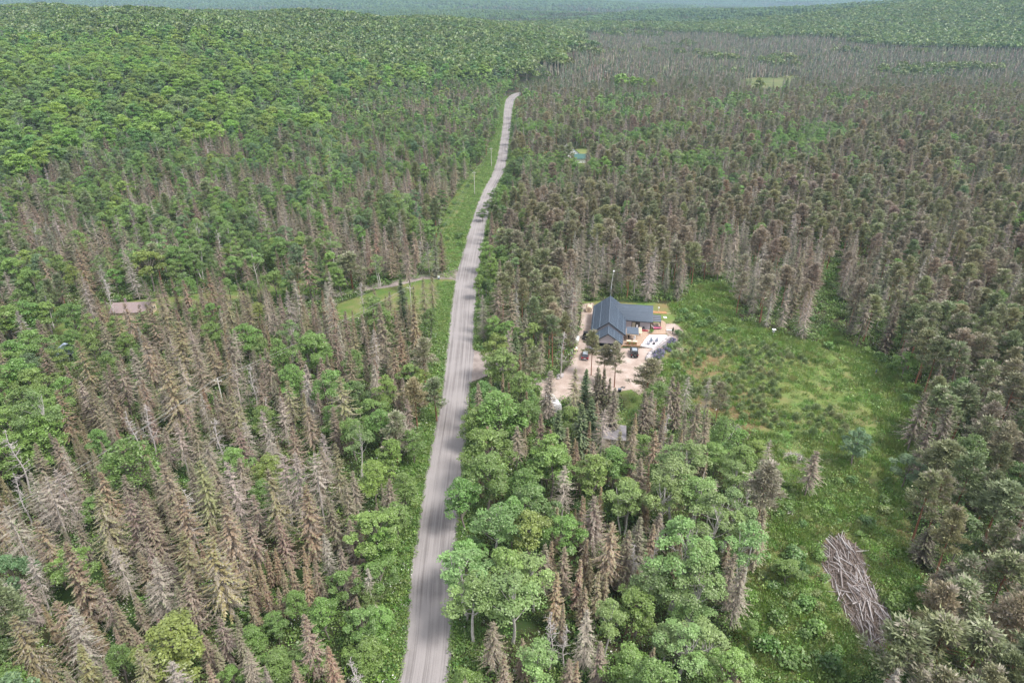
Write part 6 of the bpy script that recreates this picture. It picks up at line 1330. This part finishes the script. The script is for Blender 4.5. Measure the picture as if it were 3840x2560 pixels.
for (px_, py_, R_, lab) in ((1825, 1052, 1.9, 'round heap of grey brushwood above the lone rusty spruce in the clearing'), (1815, 1183, .8, 'small brushwood heap low in the clearing'), (1690, 985, 1.0, 'brushwood scraps at the near edge of the young pines')):
    g = G(px_, py_); bp_ = empty('brush_pile', g); pol = [(g.x+R_*math.cos(t)*1.2, g.y+R_*math.sin(t)) for t in np.linspace(0, 6.0, 12)]
    twig_mass(pol, 500 if R_ > 1.2 else 220, .4, .9, 'brushwood', bp_, M_log[2], g.x, g.y); tag(bp_, lab, 'brush pile')
    for k in range(7): o = link('log', lg[(k*2) % 9], bp_); o.location = (rs.uniform(-.5, .5)*R_, rs.uniform(-.5, .5)*R_, .3+.08*k); o.rotation_euler = (0, rs.uniform(-.3, .3), rs.uniform(0, 3.1)); o.scale = (R_*rs.uniform(.9, 1.6), .14, .14)
for k, (px_, py_, L, a, lab) in enumerate([(1680, 1140-230, 3.5, 2.4, 'fallen pale trunk among the young pines, nearest the stony yard'), (1745, 1045-90, 3.0, 2.6, 'fallen grey log at the near edge of the young pines'), (1580, 925, 3.2, 2.2, 'pale fallen log under the dead spruces'), (1650, 935, 3.4, .9, 'fallen branchy log below the young pines'), (1545, 850, 3.0, 1.9, 'thin fallen trunk right of the yard'), (1275, 1105, 5.0, 2.1, 'fallen red-brown trunk between the broadleaf trees right of the road')]):
    o = link('fallen_log', lg[(k*2+2) % 9]); o.location = G(px_, py_, .25); o.rotation_euler = (0, .03, a); o.scale = (L, .24, .24); tag(o, lab, 'fallen log')

# ---- other buildings glimpsed between the trees
def cabin(loc, rz, w, l, wall_h, rise, roofm, wallm, name, lab, cat='house', chim=True):
    c = empty(name, loc, rz); SB().prism([(-w/2, 0), (w/2, 0), (w/2, wall_h), (0, wall_h+rise*.93), (-w/2, wall_h)], -l/2, l/2).obj('wall', wallm, c)
    for s_ in (-1, 1):
        q = [(s_*(w/2+.4), -l/2-.4, wall_h-.1), (s_*(w/2+.4), l/2+.4, wall_h-.1), (0, l/2+.4, wall_h+rise), (0, -l/2-.4, wall_h+rise)]
        s2 = SB(); A = [s2.bm.verts.new(p) for p in q]; B = [s2.bm.verts.new((p[0], p[1], p[2]-.1)) for p in q]
        for f in ((0, 1, 2, 3), (7, 6, 5, 4), (0, 4, 5, 1), (1, 5, 6, 2), (2, 6, 7, 3), (3, 7, 4, 0)): s2.bm.faces.new([(A+B)[i] for i in f])
        r2 = s2.obj('roof', roofm, c)
        if chim and s_ == 1: SB().box(w*.1, w*.1+.5, l*.2, l*.2+.5, wall_h+rise*.5, wall_h+rise+.8).obj('chimney', M_brownroof, r2)
    f2 = SB().box(-.5, .5, -l/2-.06, -l/2-.01, 0, 2.0).obj('door', M_redtrim, c); SB().box(.3, .38, -l/2-.1, -l/2-.06, .95, 1.05).obj('handle', M_galv, f2)
    for x_ in (-w*.3, w*.3):
        f2 = SB().box(x_-.5, x_+.5, -l/2-.06, -l/2-.01, 1.0, 1.9).obj('window', M_white, c); SB().box(x_-.42, x_+.42, -l/2-.08, -l/2-.062, 1.08, 1.82).obj('pane', M_glass, f2)
    tag(c, lab, cat); return c
g = G(305, 728); cabin((g.x, g.y+1.5, 0), math.radians(94), 7, 10, 2.6, 1.6, M_brownroof, M_whitewood, 'bungalow', 'long low bungalow with pale brown roof hidden by spruces on the left lawn')
g = G(155, 822); cabin((g.x, g.y, 0), .5, 3.2, 4.2, 2.2, 1.3, M_tarp, M_white, 'garden_shed', 'small shed with blue-grey roof at the far left among broadleaf trees', 'shed', False)
g = G(1408, 1015); sh = empty('old_shed', (g.x, g.y, 0), math.radians(-8)); SB().box(-2.3, 2.3, -1.9, 1.9, 0, 2.1).obj('wall', M_whitewood, sh)
for k in range(7): x_ = -2.6+k*.745; SB().quad([(x_, -2.3, 2.25+.02*(k % 2)), (x_+.74, -2.3, 2.25+.02*(k % 2)), (x_+.74, 2.3, 2.95+.02*(k % 2)), (x_, 2.3, 2.95+.02*(k % 2))], .05).obj('roof_sheet', M_greytin, sh)
f2 = SB().box(-.45, .45, -1.97, -1.91, 0, 1.9).obj('door', M_pole, sh); tag(sh, 'old shed with patched grey tin lean-to roof among the trees below the yard', 'shed')
g = G(1270, 935); tr_ = empty('travel_trailer', (g.x, g.y, 0), .35); SB().prism([(-3.6, .5), (3.4, .5), (3.7, 1.2), (3.2, 2.7), (-3.3, 2.75), (-3.7, 1.4)], -1.15, 1.15, 'x', .12).obj('body', M_white, tr_)
for y_ in (-.5, .5): 
    for s_ in (-1, 1): wheel(s_*1.05, y_, .35, .2, tr_)
for y_ in (-2.4, 1.2): f2 = SB().box(1.16, 1.19, y_, y_+1.1, 1.5, 2.1).obj('window', M_frame, tr_); 
SB().box(-.4, .4, -1.4, -.6, 2.76, 2.95, .05).obj('roof_vent', M_galv, tr_); SB().cyl((0, -3.7, .6), (0, -5.0, .55), .06, n=6).obj('tow_bar', M_frame, tr_); SB().box(-.5, .5, .2, .9, 2.76, 3.0, .05).obj('air_conditioner', M_white, tr_)
tr_.scale = (.8, .8, .8); tag(tr_, 'white travel trailer hidden behind the bare grey spruces left of the sandy yard', 'trailer')
g = G(1308, 362); cabin((g.x, g.y, 0), .25, 8, 12, 3.2, 3.2, M_greytin, M_white, 'far_house', 'far small house with pale steep roof among trees right of the road')
g = G(1335, 370); cabin((g.x, g.y-2, 0), 1.57, 7, 8.5, 2.6, 1.9, M_teal, M_white, 'turquoise_roofed_shed', 'far shed with bright turquoise roof right of the far small house', 'shed', False)
for k, (px_, py_, m_, lab) in enumerate([(1253, 355, M_cedar2, 'far stack of orange firewood left of the far small house'), (1263, 362, M_cedar, 'far pale stack of lumber nearer than the orange firewood'), (1372, 350, M_white, 'far white boat on the bare ground behind the turquoise shed')]):
    g = G(px_, py_); o = empty(['firewood_stack', 'lumber_stack', 'boat'][k], g, k*.5)
    if k < 2:
        for a in range(4):
            for b3 in range(3): SB().cyl((-1.6+a*1.05, -1.2, .3+b3*.55), (-1.6+a*1.05, 1.2, .3+b3*.55), .3, n=7).obj('log', m_, o)
    else: SB().ball((0, 0, .7), 1, 2, (2.6, 1, .6)).obj('hull', M_white, o, True); SB().box(-.8, .4, -.5, .5, 1.1, 1.5, .1).obj('cabin', M_glass, o)
    tag(o, lab, ['firewood', 'lumber', 'boat'][k])

# ---- power line: poles, cross-arms, insulators, three wires
def pole(x, y, h, lab, arm=True, z=0):
    p = empty('utility_pole', (x, y, z), -.08); SB().cyl((0, 0, 0), (0, 0, h), .16, .11, 8).obj('shaft', M_pole, p)
    SB().box(-.9, .9, -.06, .06, h-.55, h-.42).obj('crossarm', M_pole, p)
    for x_ in (-.8, 0, .8): SB().cyl((x_, 0, h-.42 if x_ else h), (x_, 0, h-.2 if x_ else h+.2), .05, n=6).obj('insulator', M_white, p)
    tag(p, lab, 'utility pole', 'utility poles of the power line'); return (x, y, h+z)
def top(px_, py_, h): g = G(px_, py_, h); return g.x, g.y, h
PO = []
for (px_, py_, h, lab) in [(-60, 1215, 10, None), (499, 870, 11, 'weathered utility pole among the brown spruces left of the road, carrying wires'), (941, 658, 10.5, 'utility pole behind the olive spruces just left of the driveway mouth'), (1089, 395, 11, 'tall pale utility pole on the green verge left of the road'), (1128, 340, 10.5, 'slim pale utility pole on the left verge near the straight far road'), (1188, 262, 10, 'thin utility pole right of the far straight road'), (1209, 200, 9, 'farthest utility pole at the road bend')]:
    x, y, _ = top(px_, py_, h); PO.append((x, y, h))
    if lab: pole(x, y, h, lab)
def wires(A, B, offs, lab, grp):
    for k, (o_, zz) in enumerate(offs):
        pts = []
        for i in range(13):
            t = i/12; pts.append((A[0]+(B[0]-A[0])*t+o_, A[1]+(B[1]-A[1])*t, A[2]+(B[2]-A[2])*t+zz-4*.9*t*(1-t)))
        s_ = SB()
        for i in range(12): s_.cyl(pts[i], pts[i+1], .017, n=4)
        o = s_.obj('power_wire', M_wire); tag(o, '%s of three power wires %s' % (['left', 'middle', 'right'][k], lab), 'wire', grp)
OFF = [(-.8, -.2), (0, .2), (.8, -.2)]
wires(PO[0], PO[1], OFF, 'crossing the lower left forest to the pole among brown spruces', 'power wires')
wires(PO[1], PO[2], OFF, 'from the pole among brown spruces to the driveway mouth', 'power wires')
wires(PO[2], PO[3], OFF, 'crossing the driveway and climbing along the left verge', 'power wires')
wires(PO[3], PO[4], OFF, 'between the two pale poles on the left verge', 'power wires')
# ---- signs, mailbox at the driveway
sg = empty('sign', G(1008, 642)); SB().box(-.05, .05, -.04, .04, 0, 1.2).obj('post', M_galv, sg); SB().box(-.38, .38, -.06, -.02, .75, 1.35, .01).obj('board', M_white, sg); SB().box(-.34, .34, -.3, -.1, .3, .7, .04).obj('paper_box', M_bluegrey, sg); tag(sg, 'white sign board with a blue-grey box beside the left driveway mouth', 'sign')
sg = empty('civic_number_sign', G(1009, 596)); SB().box(-.04, .04, -.03, .03, 0, 1.4).obj('post', M_galv, sg); SB().box(-.2, .2, -.05, -.01, 1.15, 1.45, .01).obj('plate', M_white, sg); tag(sg, 'small white plate on a post in the bushes above the driveway mouth', 'sign')
sg = SB().box(-.7, .7, -.12, .12, .05, .2).obj('plank', M_white); sg.location = G(965, 583+20); sg.rotation_euler = (0, 0, -.15); tag(sg, 'white plank lying at the trees above the left driveway', 'plank')

# ------------------------------------------------------------------ haze
hm = bpy.data.materials.new('haze'); hm.use_nodes = True; hnt = hm.node_tree; hnt.nodes.clear()
ho = hnt.nodes.new('ShaderNodeOutputMaterial'); pv = hnt.nodes.new('ShaderNodeVolumePrincipled'); pv.inputs['Density'].default_value = HAZE_DENSITY
pv.inputs['Color'].default_value = (.55, .79, 1, 1); pv.inputs['Anisotropy'].default_value = .2
hnt.links.new(pv.outputs[0], ho.inputs['Volume'])
x0, x1, y0, y1, z0, z1 = -9000, 9000, -310, 9650, -40, 260
V = [(x, y, z) for z in (z0, z1) for y in (y0, y1) for x in (x0, x1)]; Q = [(0, 2, 3, 1), (4, 5, 7, 6), (0, 1, 5, 4), (2, 6, 7, 3), (0, 4, 6, 2), (1, 3, 7, 5)]
tag(link('haze', arr_mesh('haze', V, Q, mats=[hm])), kind='stuff')
print('TREES', len(TREES), 'indiv', len(INDIV), {k: len(v) for k, v in groups.items()}, 'shrubs', len(SHR), 'stuff', {k: sum(len(r) for r in v.values()) for k, v in STUFF.items()})
